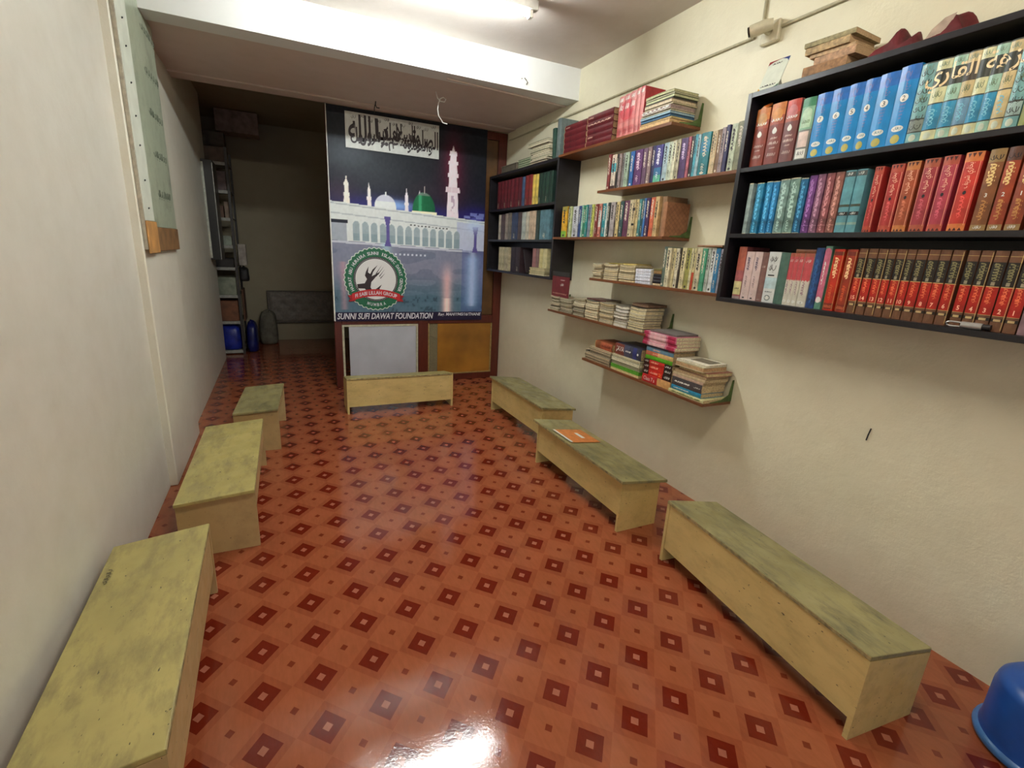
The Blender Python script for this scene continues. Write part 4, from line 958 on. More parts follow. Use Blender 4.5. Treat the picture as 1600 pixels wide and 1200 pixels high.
MB().bbox(0, .003, -.055, .055, 0, .155, .0005).build('card_sheet', pm((214, 220, 206), .4, .04), t)
def poly(pts, m, nm):
    b = MB(); b.add([(-.0008, y, z) for y, z in pts], [tuple(range(len(pts)))]); b.build(nm, m, t)
poly([(.055, .155), (.055, .135), (.03, .148), (0, .1525), (-.03, .153), (-.055, .155)], pm((150, 50, 50), .4), 'red_corner')
poly([(-.055, .155), (-.055, .13), (-.045, .143), (-.02, .152), (-.0, .155)], pm((36, 62, 130), .4), 'blue_corner')
poly([(.055, 0), (.055, .022), (.04, .008), (.02, 0)], pm((206, 160, 60), .4), 'orange_corner'); poly([(-.055, 0), (-.055, .022), (-.04, .012), (-.01, .004), (.01, 0)], pm((40, 90, 70), .4), 'green_corner')
lay(squiggle(2, 4), (-.0009, .03, .13), (0, -1, 0), (0, 0, 1), .05, .01, M_ink, t, 'line_print'); lay(squiggle(5, 6), (-.0009, .045, .02), (0, -1, 0), (0, 0, 1), .08, .01, M_ink, t, 'line_print')
# dark red cloth bag
def cloth():
    rr = random.Random(3); n, m_ = 26, 12; vs = []; fs = []
    for i in range(n+1):
        u = i/n; y = 1.43-.31*u-1.28
        hgt = .055+.035*math.sin(u*7.5)+.045*max(0, 1-abs(u-.80)/.15)+.014*math.sin(u*31)
        if u < .1: hgt *= u/.1*.8+.2
        if u > .95: hgt *= max(0.1, (1-u)/.05)
        for j in range(m_+1):
            v = j/m_; a = math.pi*v
            x = -.08*math.cos(a)*(1-.25*math.sin(u*9)); z = hgt*math.sin(a)**.7+.012*math.sin(23*u+9*v)*math.sin(a)
            vs.append((x, y+.012*math.sin(8*v+5*u), max(0.0008, z)))
    for i in range(n):
        for j in range(m_): fs.append((i*(m_+1)+j, i*(m_+1)+j+1, (i+1)*(m_+1)+j+1, (i+1)*(m_+1)+j))
    b = MB(); b.add(vs, fs, 0, True); return b
t = thing('cloth_bag', 'crumpled dark red cloth lying on top of the large bookcase', 'cloth', (2.285, 1.28, 2.3662))
o = cloth().build('cloth_folds', pm((92, 18, 26), .75, .3, 18), t)
MB().add([(-.075, -.045, .012), (-.06, -.10, .02), (-.05, -.12, .085), (-.06, -.09, .075), (-.07, -.06, .045)], [(0, 1, 2, 3, 4)]).build('pale_lining', pm((176, 156, 140), .7), t)

# ------------------------------------------------------------------ wall camera
t = thing('security_camera', 'small cream bullet security camera on the right wall below the ceiling', 'camera', (XR, 2.09, 2.72))
cm_ = pm((206, 198, 170), .45, .06)
MB().bbox(-.028, -.001, -.055, .055, -.05, .05, .006).build('junction_box', cm_, t)
MB().tube([(-.028, 0, .0), (-.055, .004, .005)], .016, 12).build('swivel_arm', cm_, t)
MB().tube([(-.050, -.035, .022), (-.075, -.005, .016), (-.1, .035, .004), (-.11, .05, 0)], [.026, .03, .03, .029], 20).build('camera_body', cm_, t)
MB().tube([(-.1103, .0504, -.0001), (-.115, .058, -.002)], [.024, .024], 20).build('lens', pm((36, 28, 22), .15, .05), t)

# ------------------------------------------------------------------ partition with the banner
YP = 5.445
t = thing('wooden_partition', 'dark red wooden partition frame behind the mosque banner', 'partition', (1.44, YP, 0))
cx = 1.44
def fr(n, x0, x1, z0, z1, y0=0, y1=.07, m=None, bev=.003):
    return MB().bbox(x0-cx, x1-cx, y0, y1, z0, z1, bev).build(n, m or M_frame, t)
fr('post', .478, .552, 0, 2.82); fr('post', 1.388, 1.505, 0, 2.82); fr('post', 2.312, 2.41, 0, 2.82)
fr('rail', .5525, 1.3875, .695, .79); fr('rail', 1.5055, 2.3115, .695, .79); fr('rail', .5525, 1.3875, 0, .075); fr('rail', 1.5055, 2.3115, 0, .075)
fr('rail', .5525, 1.3875, 2.74, 2.82); fr('rail', 1.5055, 2.3115, 2.74, 2.82)
dk = pm((70, 44, 24), .4, .2, 6)
fr('upper_panel', .5525, 1.3875, .7905, 2.7395, .03, .045, dk); fr('upper_panel', 1.5055, 2.3115, .7905, 2.7395, .03, .045, pm((96, 66, 34), .35, .2, 6))
wf = pm((186, 184, 160), .5, .1)
for args in ((.553, .575, .0755, .6945), (1.365, 1.387, .0755, .6945), (.5755, 1.3645, .672, .6945), (.5755, 1.3645, .0755, .1)): fr('pale_batten', *args, .005, .03, wf, .001)
fr('white_panel', .625, 1.363, .1005, .6715, .012, .02, pm((184, 188, 198), .35, .05, 4), .001)
for args in ((1.506, 1.52, .0755, .6945), (2.297, 2.311, .0755, .6945), (1.5205, 2.2965, .0755, .088)): fr('pale_batten', *args, .005, .03, pm((150, 130, 80), .5), .001)
fr('ochre_panel', 1.622, 2.296, .0885, .694, .012, .02, pm((150, 102, 36), .3, .18, 3), .001)
gm, gnt, gb = nodes_of('clouded_glass'); gb.inputs['Base Color'].default_value = rgb((150, 140, 110)); gb.inputs['Roughness'].default_value = .15; gb.inputs['Alpha'].default_value = .55
fr('glass_pane', 1.5205, 1.6215, .0885, .694, .014, .018, gm, .001)

# banner: a printed flex sheet, painted procedurally per vertex
BX0, BX1, BZ0, BZ1, BY = .487, 2.158, .737, 2.822, 5.43
t = thing('mosque_banner', 'large printed banner of a mosque with green dome at night', 'banner', (BX0, BY, BZ0))
BW, BH = BX1-BX0, BZ1-BZ0
nu, nv = 250, 310
U, V = np.meshgrid(np.linspace(0, 1, nu), np.linspace(0, 1, nv))
rs = np.random.RandomState(4)
def vnoise(U, V, f, seed, ax=1.0):
    r_ = np.random.RandomState(seed); g = r_.rand(64, 64); x = U*f*ax; y = V*f
    xi = np.floor(x).astype(int); yi = np.floor(y).astype(int); fx = x-xi; fy = y-yi; fx = fx*fx*(3-2*fx); fy = fy*fy*(3-2*fy)
    G = lambda a, b: g[a % 64, b % 64]
    return (G(xi, yi)*(1-fx)+G(xi+1, yi)*fx)*(1-fy)+(G(xi, yi+1)*(1-fx)+G(xi+1, yi+1)*fx)*fy
def C3(r, g, b): return np.array([r, g, b], float)
Cc = np.zeros((nv, nu, 3)); 
def over(mask, col):
    m = np.clip(mask, 0, 1)[..., None]
    Cc[:] = Cc*(1-m)+np.asarray(col)*m
Cc[:] = C3(26, 30, 38)
roof = .583-.042*U
over(np.clip((.84-V)/.28, 0, 1)*.8*(.6+.4*vnoise(U, V, 6, 1)), C3(40, 40, 66))
over(np.exp(-((U-.12)**2/.03+(V-.80)**2/.006))*.8, C3(92, 102, 112)); over(np.exp(-((U-.3)**2/.05+(V-.72)**2/.01))*.45, C3(66, 78, 84))
over(np.exp(-(V-roof)**2/.0022)*np.where(U < .1, .5, 1)*.85, C3(44, 44, 132)); over(np.exp(-((U-.93)**2/.01+(V-.56)**2/.003)), C3(38, 34, 120))
over(np.exp(-((U-.4)**2/.012+(V-.585)**2/.0008))*.9, C3(130, 170, 220)); over(np.exp(-((U-.05)**2/.01+(V-.63)**2/.003))*.5, C3(80, 54, 80))
over(np.exp(-((U-.768)**2/.0035+(V-.80)**2/.018))*.85, C3(140, 34, 66)); over(np.exp(-((U-.768)**2/.012+(V-.74)**2/.03))*.4, C3(84, 24, 50))
over(np.exp(-((U-.58)**2/.01+(V-.66)**2/.003))*.35, C3(70, 50, 60))
WHT = C3(206, 212, 214)
def profile(cu, segs, col):
    for (v0, v1, w0, w1) in segs:
        tt = np.clip((V-v0)/(v1-v0), 0, 1); wv = w0+(w1-w0)*tt
        over(((V >= v0) & (V < v1))*np.clip((wv-np.abs(U-cu))/.002+.5, 0, 1), col)
profile(.097, [(.57, .61, .020, .015), (.61, .625, .017, .017), (.625, .66, .012, .012), (.66, .672, .015, .013), (.672, .69, .011, .002), (.69, .70, .004, .004)], C3(226, 214, 206))
profile(.230, [(.56, .60, .013, .011), (.60, .615, .014, .014), (.615, .65, .009, .009), (.65, .665, .008, .003), (.665, .68, .003, .001)], C3(220, 212, 212))
profile(.462, [(.55, .59, .013, .011), (.59, .605, .014, .014), (.605, .64, .009, .009), (.64, .655, .008, .003), (.655, .67, .003, .001)], C3(214, 210, 222))
profile(.545, [(.63, .655, .006, .003), (.655, .668, .003, .001)], C3(214, 206, 214))
profile(.768, [(.53, .675, .042, .034), (.675, .70, .05, .046), (.70, .75, .030, .026), (.75, .768, .036, .036), (.768, .81, .029, .026), (.81, .828, .034, .032), (.828, .852, .022, .020), (.852, .876, .027, .022), (.876, .90, .010, .001)], C3(226, 206, 214))
over(((V > .675) & (V < .70))*(np.abs(U-.768) < .05)*(np.sin(U*700) > .2)*.35, C3(130, 90, 110)); over(((V > .57) & (V < .66))*(np.abs(U-.768) < .012)*(vnoise(U, V, 60, 9) > .5)*.5, C3(120, 100, 130))
d1 = ((U-.328)/.068)**2+(np.maximum(V-.575, 0)/.058)**2
over(np.clip((1-d1)*14, 0, 1)*(V > .56), WHT); over(np.clip((1-d1)*14, 0, 1)*(V > .60)*.35, C3(150, 150, 190)); over((np.abs(U-.331) < .003)*((V > .625) & (V < .645)), WHT)
d2 = ((U-.575)/.076)**2+(np.maximum(V-.572, 0)/.09)**2
over(np.clip((1-d2)*14, 0, 1)*(V > .56), C3(30, 122, 78)); over(np.clip((1-d2)*14, 0, 1)*(V > .56)*np.clip((U-.55)/.1, 0, 1)*.5, C3(14, 78, 52)); over(((1-d2) > 0)*(V > .56)*np.exp(-((U-.55)/.012)**2)*.5, C3(90, 170, 130))
over(np.clip((1-d2)*14, 0, 1)*(V > .645)*.6, C3(130, 110, 120)); over((np.abs(U-.579) < .002)*((V > .655) & (V < .69)), C3(180, 170, 170))
over((np.abs(U-.578) < .082)*((V > .556) & (V < .568)), C3(220, 222, 190))
grd = .402-.02*U
over(((V < roof) & (V > grd))*1.0, C3(196, 202, 202)); over(((V < roof-.006) & (V > roof-.012))*.5, C3(120, 130, 140)); over(((V < roof-.05) & (V > roof-.056))*.5, C3(130, 140, 150))
over(((V < roof-.02) & (V > grd))*(U > .8)*.5, C3(150, 160, 200)); over(((V < roof) & (V > grd))*(U < .09)*(V < .5)*.6, C3(110, 120, 140)); over(((V < .5) & (V > .485))*(U < .1), C3(40, 44, 60))
au = (U-.12)/.0545; ai = au-np.floor(au)-.5; aw = .36-.004*np.floor(au)*0
at = .478-.0265*U*1.0
arch = ((V > grd+.004) & (V < at))*(np.abs(ai) < .38) + ((V >= at))*((ai/.38)**2+((V-at)/.024)**2 < 1)
over(np.clip(arch, 0, 1)*(U > .115)*(U < .83)*.9, C3(134, 150, 158)); over(np.clip(arch, 0, 1)*(U > .115)*(U < .83)*(V < .44)*.4, C3(100, 124, 136))
over(((V > .508-.03*U) & (V < .514-.03*U))*(U > .47)*(U < .75)*(np.sin(U*260) > 0)*.8, C3(40, 44, 50))
over((V < grd)*1.0, C3(112, 120, 138)); gn = vnoise(U, V, 34, 3, .25); over((V < grd)*(gn > .55)*.35, C3(60, 76, 92)); over((V < grd)*vnoise(U, V, 12, 5, .4)*.4, C3(120, 112, 138))
over((V < .24)*np.clip((.24-V)/.12, 0, 1)*.55, C3(44, 84, 98)); over((V < grd-.002)*(V > grd-.012)*(U < .9)*.8, C3(190, 194, 204)); over(((V < .35) & (V > .342))*(U > .36)*(U < .6)*(np.sin(U*230) > .2)*.8, C3(206, 210, 220))
over((V < grd)*np.exp(-((U-.738)/.036)**2)*np.clip((.33-V)/.1, 0, 1)*.75, C3(224, 176, 176)); over((V < .12)*np.exp(-((U-.738)/.022)**2)*.7, C3(250, 224, 214))
over((V < grd)*np.exp(-((U-.918)/.05)**2)*np.clip((.37-V)/.03, 0, 1)*np.clip((V-.05)/.05, 0, 1)*.9, C3(160, 200, 226)); over((V < grd)*np.exp(-((U-.918)/.022)**2)*(V > .08)*.7, C3(216, 232, 236))
over((V < grd)*(U > .84)*.3, C3(50, 60, 140)); over((V < .30)*(V > .06)*np.exp(-((U-.06)/.02)**2)*.5, C3(190, 140, 150)); over((V < .4)*(V > .33)*np.exp(-((U-.33)/.03)**2)*.5, C3(176, 220, 226))
for cu, v0, v1 in ((.34, .385, .53), (.935, .375, .51)):
    over(((V > v0) & (V < v1))*(np.abs(U-cu) < .010+.012*np.clip((V-v1+.045)/.045, 0, 1)+.012*np.clip((v0+.03-V)/.03, 0, 1)), C3(84, 78, 136))
over(((V > .57-.02*U) & (V < .59-.01*U))*(U > .85)*(vnoise(U, V, 40, 12) > .4)*.5, C3(160, 180, 220)); over(np.exp(-((U-.93)**2/.003+(V-.515)**2/.0012))*.8, C3(176, 196, 226))
over((V < .048)*1.0, C3(40, 34, 62))
Cc += (vnoise(U, V, 90, 21)[..., None]-.5)*8
Cc = np.where(Cc.mean(-1, keepdims=True) > 90, Cc*1.16, Cc*.94)
Cl = np.clip(Cc, 0, 250)/255.0; Cl = np.where(Cl <= .04045, Cl/12.92, ((Cl+.055)/1.055)**2.4)
xs = U*BW; zs_ = V*BH; ysx = np.zeros_like(U)-.0; ysx = ysx-.012*np.exp(-U/.02)*(.4+.6*(1-V))-.004*np.sin(U*9)*(1-V)
vv = np.stack([xs, ysx, zs_], -1).reshape(-1, 3)
ii = (np.arange(nv-1)[:, None]*nu+np.arange(nu-1)[None, :]).reshape(-1)
me = bpy.data.meshes.new('printed_sheet'); me.from_pydata(vv.tolist(), [], np.stack([ii, ii+1, ii+nu+1, ii+nu], -1).tolist())
ca = me.color_attributes.new('print', 'FLOAT_COLOR', 'POINT'); ca.data.foreach_set('color', np.concatenate([Cl.reshape(-1, 3), np.ones((nu*nv, 1))], 1).astype(np.float32).reshape(-1))
mp_, pnt, pb = nodes_of('banner_print'); an = N(pnt, 'ShaderNodeVertexColor', layer_name='print'); pnt.links.new(an.outputs[0], pb.inputs['Base Color']); pb.inputs['Roughness'].default_value = .5; pb.inputs['Specular IOR Level'].default_value = .2
me.materials.append(mp_); me.shade_smooth(); put('printed_sheet', me, t)
MB().hexa([(-.012,-.016,.01),(.002,-.014,0),(.002,-.011,0),(-.012,-.012,.01),(-.006,-.012,BH),(.001,-.008,BH),(.001,-.004,BH),(-.006,-.008,BH)]).build('hem', M_white, t, label if False else None)
# calligraphy sheet
cp = put('calligraphy_sheet', MB().box(0, .566*BW, -.002, 0, 0, .156*BH).mesh('calligraphy_sheet', [pm((204, 208, 204), .45, .04)]), t, (.102*BW, -.014, .826*BH))
cp.rotation_euler = (0, rd(0), 0)
W_, H_ = .566*BW, .156*BH
INK = pm((40, 26, 34), .5, 0)
lx = W_
words = [('الصلوة', .70, .99, .10, .80), ('والسلام', .48, .78, .12, .88), ('عليك', .38, .60, .22, .86), ('يا', .30, .44, .18, .92), ('رسول', .14, .40, .10, .78), ('الله', .03, .26, .20, .95), ('السلام', .44, .72, .05, .60), ('رسول', .05, .30, .14, .60), ('والصلوة', .60, .92, .06, .55)]
for k, (s_, x0, x1, y0, y1) in enumerate(words):
    lay(text_raw(shape_ar(s_), 0, .02, 2), (W_*x0, -.003-.0002*k, H_*y0), (1, 0, 0), (0, 0, 1), W_*(x1-x0), H_*(y1-y0), INK, cp, 'lettering')
for k in range(11): lay(squiggle(k, 2), (W_*(.06+.085*k), -.0052, H_*(.80+.06*math.sin(k*2))), (1, 0, 0), (0, 0, 1), W_*.05, H_*.12, INK, cp, 'lettering')
# title strip
def btxt(s_, u0, u1, v0, v1, m, y=-.009, shear=.25, off=.02, par=None):
    return lay(text_raw(s_, shear, off, 3), (u0*BW, y, v0*BH), (1, 0, 0), (0, 0, 1), (u1-u0)*BW, (v1-v0)*BH, m, par or t, 'lettering')
TW = pm((214, 212, 220), .45, 0)
btxt('SUNNI SUFI DAWAT FOUNDATION', .012, .640, .010, .042, TW); btxt('Reg. MAH/1945/16/THANE', .675, .992, .020, .042, TW)
# emblem
em = put('emblem', None, t); em.location = (.259*BW, -.012, .2165*BH)
bpy.data.objects.remove(em)
def ring_mesh(r0, r1, n, sc=0, amp=0, y=0, a0=0, a1=2*math.pi):
    b = MB(); vs = []; fs = []
    for k in range(n+1):
        a = a0+(a1-a0)*k/n; ro = r1+amp*math.sin(sc*a)
        vs += [(r0*math.cos(a), y, r0*math.sin(a)), (ro*math.cos(a), y, ro*math.sin(a))]
    b.add(vs, [(2*k, 2*k+1, 2*k+3, 2*k+2) for k in range(n)]); return b
ER = .33
em = ring_mesh(.001, ER, 360, 40, .006, 0).build('emblem', pm((206, 216, 206), .45, 0), t, (.259*BW, -.010, .2165*BH))
EG = pm((22, 102, 70), .45, .04); ERD = pm((190, 30, 38), .45, .04)
ring_mesh(.001, ER-.01, 360, 40, .006, -.0012).build('green_disc', EG, em); ring_mesh(.215, .235, 120, 0, 0, -.002).build('dark_ring', INK, em)
b = MB()
for k in range(84):
    a = 2*math.pi*k/84; b.box(.225*math.cos(a)-.003, .225*math.cos(a)+.003, -.0032, -.0028, .225*math.sin(a)-.003, .225*math.sin(a)+.003)
b.build('dot_ring', TW, em)
ring_mesh(.001, .214, 90, 0, 0, -.0022).build('white_disc', pm((222, 222, 222), .45, 0), em)
# praying hands and forearms, as printed silhouettes
def sil(pts, m=INK, y=-.003, n='hands_print'):
    MB().add([(x, y, z) for x, z in pts], [tuple(range(len(pts)))]).build(n, m, em)
sil([(-.20, -.055), (-.12, -.045), (-.095, .0), (-.115, .035), (-.105, .075), (-.075, .135), (-.083, .07), (-.06, .055), (-.035, .10), (.02, .15), (-.03, .075), (-.045, .03), (.0, .055), (.04, .08), (-.015, .01), (-.05, -.03), (-.06, -.085), (-.04, -.125), (-.10, -.128), (-.12, -.10), (-.19, -.10)])
for x0, z0, x1, z1 in ((.0, .055, .065, .155), (.02, .05, .09, .145), (.035, .03, .095, .11), (.045, .01, .10, .07), (.0, .03, .04, .075)):
    d = Vector((x1-x0, z1-z0)); p = Vector((-d.y, d.x)).normalized()*.0045
    sil([(x0-p.x, z0-p.y), (x1, z1), (x0+p.x, z0+p.y)])
sil([(-.04, -.125), (.0, -.10), (.06, -.055), (.035, -.10), (.04, -.128), (.0, -.125)]); sil([(-.10, -.128), (-.06, -.10), (-.02, -.125), (-.04, -.14)])
# circular lettering
def arc_text(s_, r, a0, a1, size, flip=False):
    n = len(s_)
    for k, ch in enumerate(s_):
        if ch == ' ': continue
        a = a0+(a1-a0)*(k+.5)/n
        X = Vector((math.sin(a), 0, -math.cos(a))) if not flip else Vector((-math.sin(a), 0, math.cos(a)))
        Up = Vector((math.cos(a), 0, math.sin(a))) if not flip else Vector((-math.cos(a), 0, -math.sin(a)))
        raw = text_raw(ch, 0, .02, 2); wch = size*.72*(.4 if ch == 'I' else 1)
        O = Vector((r*math.cos(a), -.0026, r*math.sin(a)))-X*(wch/2)-Up*(size/2)
        yield raw, O, X, Up, wch
def arc_join(s_, r, a0, a1, size, m, flip=False):
    vs = []; fs = []
    for raw, O, X, Up, wch in arc_text(s_, r, a0, a1, size, flip):
        o_ = len(vs)
        vs += [tuple(O+X*(float(x)*wch)+Up*(float(y)*size)) for x, y in raw[0]]; fs += [tuple(o_+i for i in f) for f in raw[1]]
    me = bpy.data.meshes.new('lettering'); me.from_pydata(vs, [], fs); me.materials.append(m); put('lettering', me, em)
arc_join('HAZRAT ABU HURAIRA SUNNI ISLAMIC DAWAT CENTER', .272, rd(208), rd(-28), .034, TW)
arc_join('MUMBRA', .272, rd(248), rd(292), .034, TW, True)
rb = MB(); n = 20
def rz_(u): return -.112-.055*(2*u-1)**2
for (u0, u1, dz, yy) in ((0, 1, 0, -.004),):
    vs = []
    for k in range(n+1):
        u = k/n; x = -.255+.51*u; zc = -.105-.05*(2*u-1)**2; vs += [(x, yy, zc-.075), (x, yy, zc)]
    rb.add(vs, [(2*k, 2*k+2, 2*k+3, 2*k+1) for k in range(n)])
rb.build('ribbon', ERD, em)
for s in (-1, 1): sil([(s*.235, -.165), (s*.30, -.175), (s*.275, -.205), (s*.295, -.24), (s*.22, -.235)], pm((150, 22, 30), .45), -.0034, 'ribbon_end')
raw = text_raw('FI SABI LILLAH GROUP', 0, .02, 3)
me = bpy.data.meshes.new('lettering'); pts = []
for x, y in raw[0]:
    X_ = -.222+.444*float(x); zc = -.105-.05*(X_/.255)**2; pts.append((X_, -.0046, zc-.058+.04*float(y)))
me.from_pydata(pts, [], raw[1]); me.materials.append(TW); put('lettering', me, em)

# loose wires above the banner
o = MB().tube([(1.30, 4.50, 2.835), (1.315, 4.50, 2.79), (1.34, 4.49, 2.765), (1.375, 4.49, 2.765), (1.39, 4.5, 2.79), (1.37, 4.51, 2.805), (1.34, 4.505, 2.79), (1.325, 4.5, 2.75), (1.315, 4.49, 2.70), (1.32, 4.48, 2.65), (1.36, 4.48, 2.60), (1.40, 4.48, 2.595)], .004, 6).build('hanging_wire', M_white)
tag(o, 'looped white wire dangling from the low ceiling before the banner', 'wire')
o = MB().tube([(.90, 5.1, 2.83), (.895, 5.09, 2.80), (.905, 5.08, 2.775), (.93, 5.08, 2.775)], .005, 6).tube([(.893, 5.1, 2.80), (.885, 5.09, 2.77), (.885, 5.09, 2.73)], .004, 6).build('ceiling_hook', M_ink)
tag(o, 'small dark hook with cable ends above the calligraphy sheet', 'hook')
o = MB().tube([(1.89, 3.985, 2.91), (1.90, 3.975, 2.895), (1.915, 3.975, 2.88), (1.905, 3.98, 2.865)], .004, 6).tube([(1.86, 3.985, 2.9), (1.87, 3.982, 2.903)], .003, 6).build('beam_hook', pm((110, 104, 92), .5))
tag(o, 'tiny metal hook on the white ceiling beam', 'hook')
o = MB().tube([(XR-.004, 1.18, .79), (XR-.006, 1.176, .82), (XR-.004, 1.172, .85)], .0028, 6).build('wall_nail', M_ink)
tag(o, 'small dark nail mark on the bare right wall', 'nail')

# ------------------------------------------------------------------ board on the left pillar
t = thing('notice_board', 'tall pinned notice board covered with a greenish sheet on the left pillar', 'board', (XP+.001, 3.42, 1.455))
MB().bbox(0, .018, 0, .93, 0, 1.585, .002).build('backing_board', pm((176, 168, 150), .6), t)
MB().bbox(.0185, .022, .004, .235, .16, 1.58, .001).build('white_border', pm((214, 220, 206), .5, .05, 8), t)
sh_m, snt, sb = nodes_of('sheet'); sf = noise(snt, 5, 5, .7)
snt.links.new(ramp(snt, sf, [(.3, rgb((158, 168, 146))), (.52, rgb((172, 182, 160))), (.7, rgb((140, 148, 128)))]), sb.inputs['Base Color']); sb.inputs['Roughness'].default_value = .3; bump(snt, sb, noise(snt, 9, 3), .3, .01)
MB().bbox(.0185, .0215, .236, .925, .13, 1.58, .001).build('plastic_sheet', sh_m, t)
MB().bbox(.019, .030, .0, .24, -.02, .158, .003).build('wood_batten', pm((190, 142, 84), .5, .15, 12), t)
MB().bbox(.019, .026, .2405, .93, -.012, .128, .003).build('wood_batten', pm((134, 100, 66), .5, .2, 12), t)
for k in range(9):
    z = .22+.16*k+R.uniform(-.02, .02)
    MB().tube([(.0222, .11, z), (.026, .115, z+.006)], .004, 6).build('nail', M_ink, t)
M_scr2 = pm((120, 130, 112), .5)
for k in range(5):
    lay(squiggle(k, 6), (.0217, .45+.03*k, .30+.24*k), (0, 1, 0), (0, 0, 1), .38, .06, M_scr2, t, 'handwriting')

# dark board further along the left wall
t = thing('wall_cabinet', 'shallow black wall cabinet with white and metal edges on the far left wall', 'cabinet', (XB+.001, 6.74, 1.28))
MB().bbox(0, .11, 0, .4, 0, 1.09, .003).build('dark_panel', pm((26, 26, 26), .3), t)
MB().bbox(0, .022, -.014, -.0005, .02, 1.06, .002).build('white_edge', pm((186, 190, 178), .5), t)
MB().bbox(.104, .111, -.005, -.0005, .01, 1.06, .001).build('metal_edge', M_metal, t)

# ------------------------------------------------------------------ steel rack in the back corner
RX0, RX1, RY0, RY1 = -.86, -.52, 7.45, 8.1
t = thing('steel_rack', 'tall slotted steel rack of shelves in the dark back corner', 'rack', ((RX0+RX1)/2, (RY0+RY1)/2, 0))
cx, cy = t.location.x, t.location.y
for x, s in ((RX0, 1), (RX1, -1)):
    for y, q in ((RY0, 1), (RY1, -1)):
        MB().box(min(x, x+s*.03)-cx, max(x, x+s*.03)-cx, min(y, y+q*.003)-cy, max(y, y+q*.003)-cy, 0, 2.62).box(min(x, x+s*.003)-cx, max(x, x+s*.003)-cx, min(y+q*.003, y+q*.03)-cy, max(y+q*.003, y+q*.03)-cy, 0, 2.62).build('post', pm((58, 54, 50), .5), t)
lv = [.05, .45, .80, 1.16, 1.44, 1.78, 2.11, 2.44]
for z in lv:
    MB().box(RX0+.004-cx, RX1-.004-cx, RY0+.004-cy, RY1-.004-cy, z-.003, z).box(RX0+.031-cx, RX1-.031-cx, RY0-.003-cy, RY0+.0035-cy, z-.035, z+.002).build('shelf', pm((158, 158, 150), .45), t)
def crate(name, label, cat, x0, x1, y0, y1, z0, z1, c, lid=True, rough=.7):
    t = thing(name, label, cat, ((x0+x1)/2, (y0+y1)/2, z0+.0008)); X, Y, H = (x1-x0)/2, (y1-y0)/2, z1-z0
    m = pm(c, rough, .2, 12)
    MB().bbox(-X, X, -Y, Y, 0, H, .004).build('box_body', m, t)
    if lid: MB().box(-X*.96, X*.96, -.02, .02, H+.0004, H+.0016).build('tape', pm(tuple(int(v*.8) for v in c), .4), t)
    return t
crate('cardboard_box', 'large pale box near the ceiling on top of the steel rack', 'box', -.64, -.15, 7.75, 8.1, 2.85, 3.11, (150, 130, 120))
crate('cardboard_box', 'brown box on the top shelf of the steel rack', 'box', -.83, -.55, 7.5, 7.8, 2.44, 2.62, (96, 78, 66))
crate('cardboard_box', 'tilted grey carton supporting the large pale box', 'box', -.80, -.56, 7.82, 8.06, 2.44, 2.845, (120, 108, 96))
crate('cardboard_box', 'small dark carton on the second rack shelf from the top', 'box', -.84, -.70, 7.5, 7.8, 2.11, 2.32, (70, 60, 56)); crate('cardboard_box', 'purplish carton on the second rack shelf from the top', 'box', -.69, -.56, 7.48, 7.8, 2.11, 2.34, (116, 100, 100))
crate('file_box', 'brown file box on the third rack shelf from the top', 'box', -.84, -.62, 7.5, 7.8, 1.78, 1.93, (110, 84, 70)); crate('file_box', 'flat file box on the third rack shelf from the top', 'box', -.61, -.555, 7.5, 7.8, 1.78, 1.98, (140, 120, 104))
crate('paper_carton', 'mint white carton on the fourth rack shelf from the top', 'box', -.70, -.56, 7.47, 7.6, 1.44, 1.56, (150, 160, 146)); crate('paper_carton', 'maroon carton on the fourth rack shelf from the top', 'box', -.84, -.71, 7.5, 7.75, 1.44, 1.64, (84, 56, 52))
crate('paper_carton', 'white carton sticking out beside the steel rack', 'box', -.515, -.42, 7.7, 7.85, 1.18, 1.46, (170, 160, 150), False)
crate('paper_carton', 'cluttered dark tray on the fifth rack shelf', 'tray', -.84, -.56, 7.5, 7.9, 1.16, 1.27, (50, 46, 44))
crate('plastic_packet', 'pale plastic-wrapped packet on the sixth rack shelf', 'packet', -.83, -.56, 7.48, 7.85, .80, 1.03, (134, 140, 122), False, .25)
crate('cardboard_box', 'red-brown carton on the seventh rack shelf', 'box', -.83, -.56, 7.48, 7.85, .45, .72, (120, 76, 50))
def sack(label, x0, x1, y0, y1, z0, z1, c, name='plastic_sack', cat='sack', rough=.35):
    t = thing(name, label, cat, ((x0+x1)/2, (y0+y1)/2, z0+.001)); X, Y, H = (x1-x0)/2, (y1-y0)/2, z1-z0; rr = random.Random(int(H*1000)); b = MB(); n = 24; prof = [(.02, .0), (.8, .0), (.96, .05), (1, .25), (.97, .55), (.9, .8), (.7, .93), (.4, .97), (.28, 1.0), (.02, .98)]
    vs = [(X*r*(1+.05*math.sin(3*a+9*h))*abs(math.cos(a))**.6*(1 if math.cos(a) > 0 else -1), Y*r*(1+.05*math.cos(4*a+7*h))*abs(math.sin(a))**.6*(1 if math.sin(a) > 0 else -1), max(0, H*h+(.01*math.sin(5*a) if h > .5 else 0))) for r, h in prof for a in [2*math.pi*k/n for k in range(n)]]
    b.add(vs, [(i*n+k, i*n+(k+1) % n, (i+1)*n+(k+1) % n, (i+1)*n+k) for i in range(len(prof)-1) for k in range(n)], 0, True); b.build('sack_body', pm(c, rough, .2, 12), t)
    MB().tube([(0, 0, H*.97), (.01, .005, H*1.03)], [.02, .03], 8).build('tied_neck', pm(c, rough), t); return t
sack('upper blue plastic sack on the bottom rack shelf', -.83, -.545, 7.47, 7.75, .05, .40, (24, 40, 140))
sack('dark blue sack on the floor beside the steel rack', -.505, -.36, 7.50, 7.85, 0, .42, (20, 28, 96))
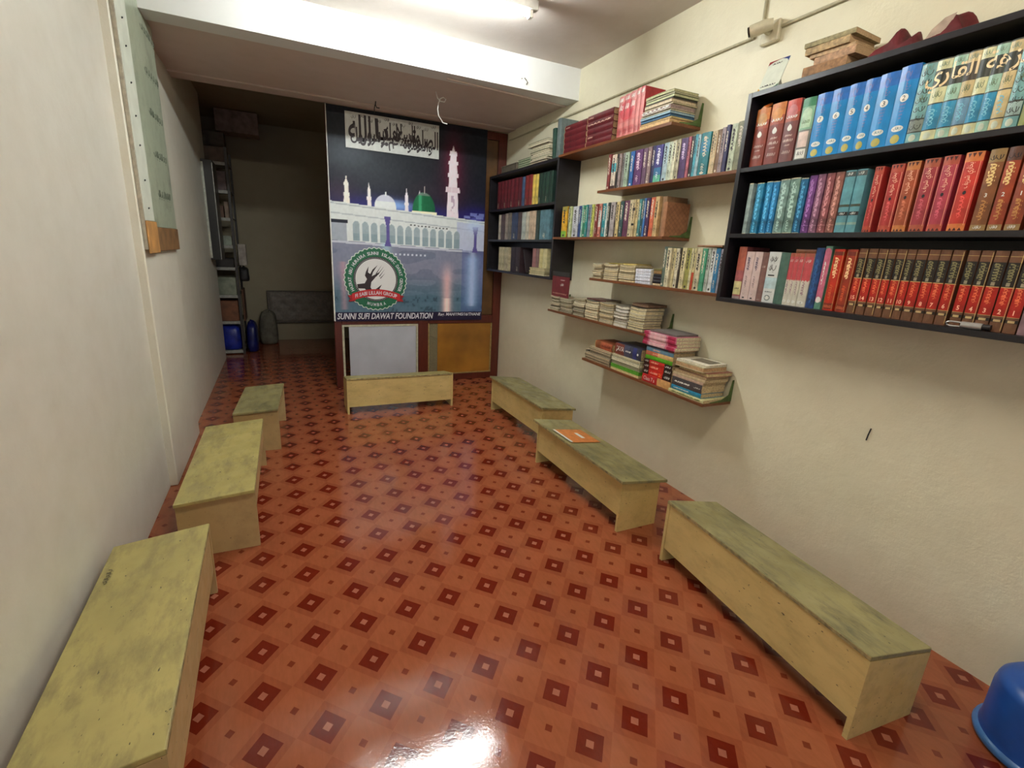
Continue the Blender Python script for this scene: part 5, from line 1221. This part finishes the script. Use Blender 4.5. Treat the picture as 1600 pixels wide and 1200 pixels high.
sack('grey cloth sack standing on the floor against the back wall', -.36, -.11, 8.05, 8.33, 0, .50, (104, 100, 88), 'cloth_sack', 'sack', .8)
crate('wood_plank_bundle', 'brown board leaning beside the steel rack', 'board', -.515, -.49, 7.6, 7.95, .43, .86, (96, 62, 40), False)
sack('black bag hanging at the side of the steel rack', -.515, -.40, 7.5, 7.68, .98, 1.16, (24, 22, 22), 'black_bag', 'bag', .6)

# tufted headboard
t = thing('headboard', 'grey button-tufted padded headboard against the back wall', 'headboard', (.42, 8.385, .30))
HW, HH = 1.26, .46
nx, nz = 64, 26; vs = []; fs = []
for j in range(nz+1):
    for i in range(nx+1):
        u, v = i/nx*6, j/nz*2.2
        d = min(math.hypot(u-a-.5*(c_ % 2), (v-c_*.55-.27)*1.2) for c_ in range(5) for a in range(-1, 8))
        puff = -.03*min(1, d/.35)**.6
        e = min(1, min(i, nx-i)/2, min(j, nz-j)/2)
        vs.append((-HW/2+HW*i/nx, puff*e, HH*j/nz))
for j in range(nz):
    for i in range(nx): fs.append((j*(nx+1)+i, j*(nx+1)+i+1, (j+1)*(nx+1)+i+1, (j+1)*(nx+1)+i))
b = MB(); b.add(vs, fs, 0, True); b.build('tufted_pad', pm((128, 120, 112), .6, .1), t)
MB().bbox(-HW/2-.02, HW/2+.02, .001, .05, -.02, HH+.02, .006).build('frame', pm((98, 92, 84), .6), t)
MB().box(-HW/2+.05, -HW/2+.1, .01, .05, -.299, -.021).box(HW/2-.1, HW/2-.05, .01, .05, -.299, -.021).build('leg', pm((98, 92, 84), .6), t)

# ------------------------------------------------------------------ blue plastic drum
t = thing('plastic_drum', 'blue plastic drum standing at the bottom right corner', 'drum', (2.215, .325, 0))
M_blue = pm((22, 74, 152), .35, .08, 8)
MB().lathe([(.01, .0), (.165, .0), (.175, .008), (.178, .02), (.170, .035), (.166, .06), (.166, .2), (.162, .212), (.162, .222), (.158, .235), (.135, .262), (.10, .272), (.085, .273)], 48).build('drum_body', M_blue, t)
MB().lathe([(.0845, .26), (.0845, .30), (.08, .306), (.02, .308), (.001, .308)], 32).build('lid', pm((30, 92, 164), .35, .05), t)
MB().lathe([(.1685, .0365), (.181, .03), (.183, .022), (.180, .012)], 48).build('base_ring', pm((60, 110, 170), .3, .05), t)
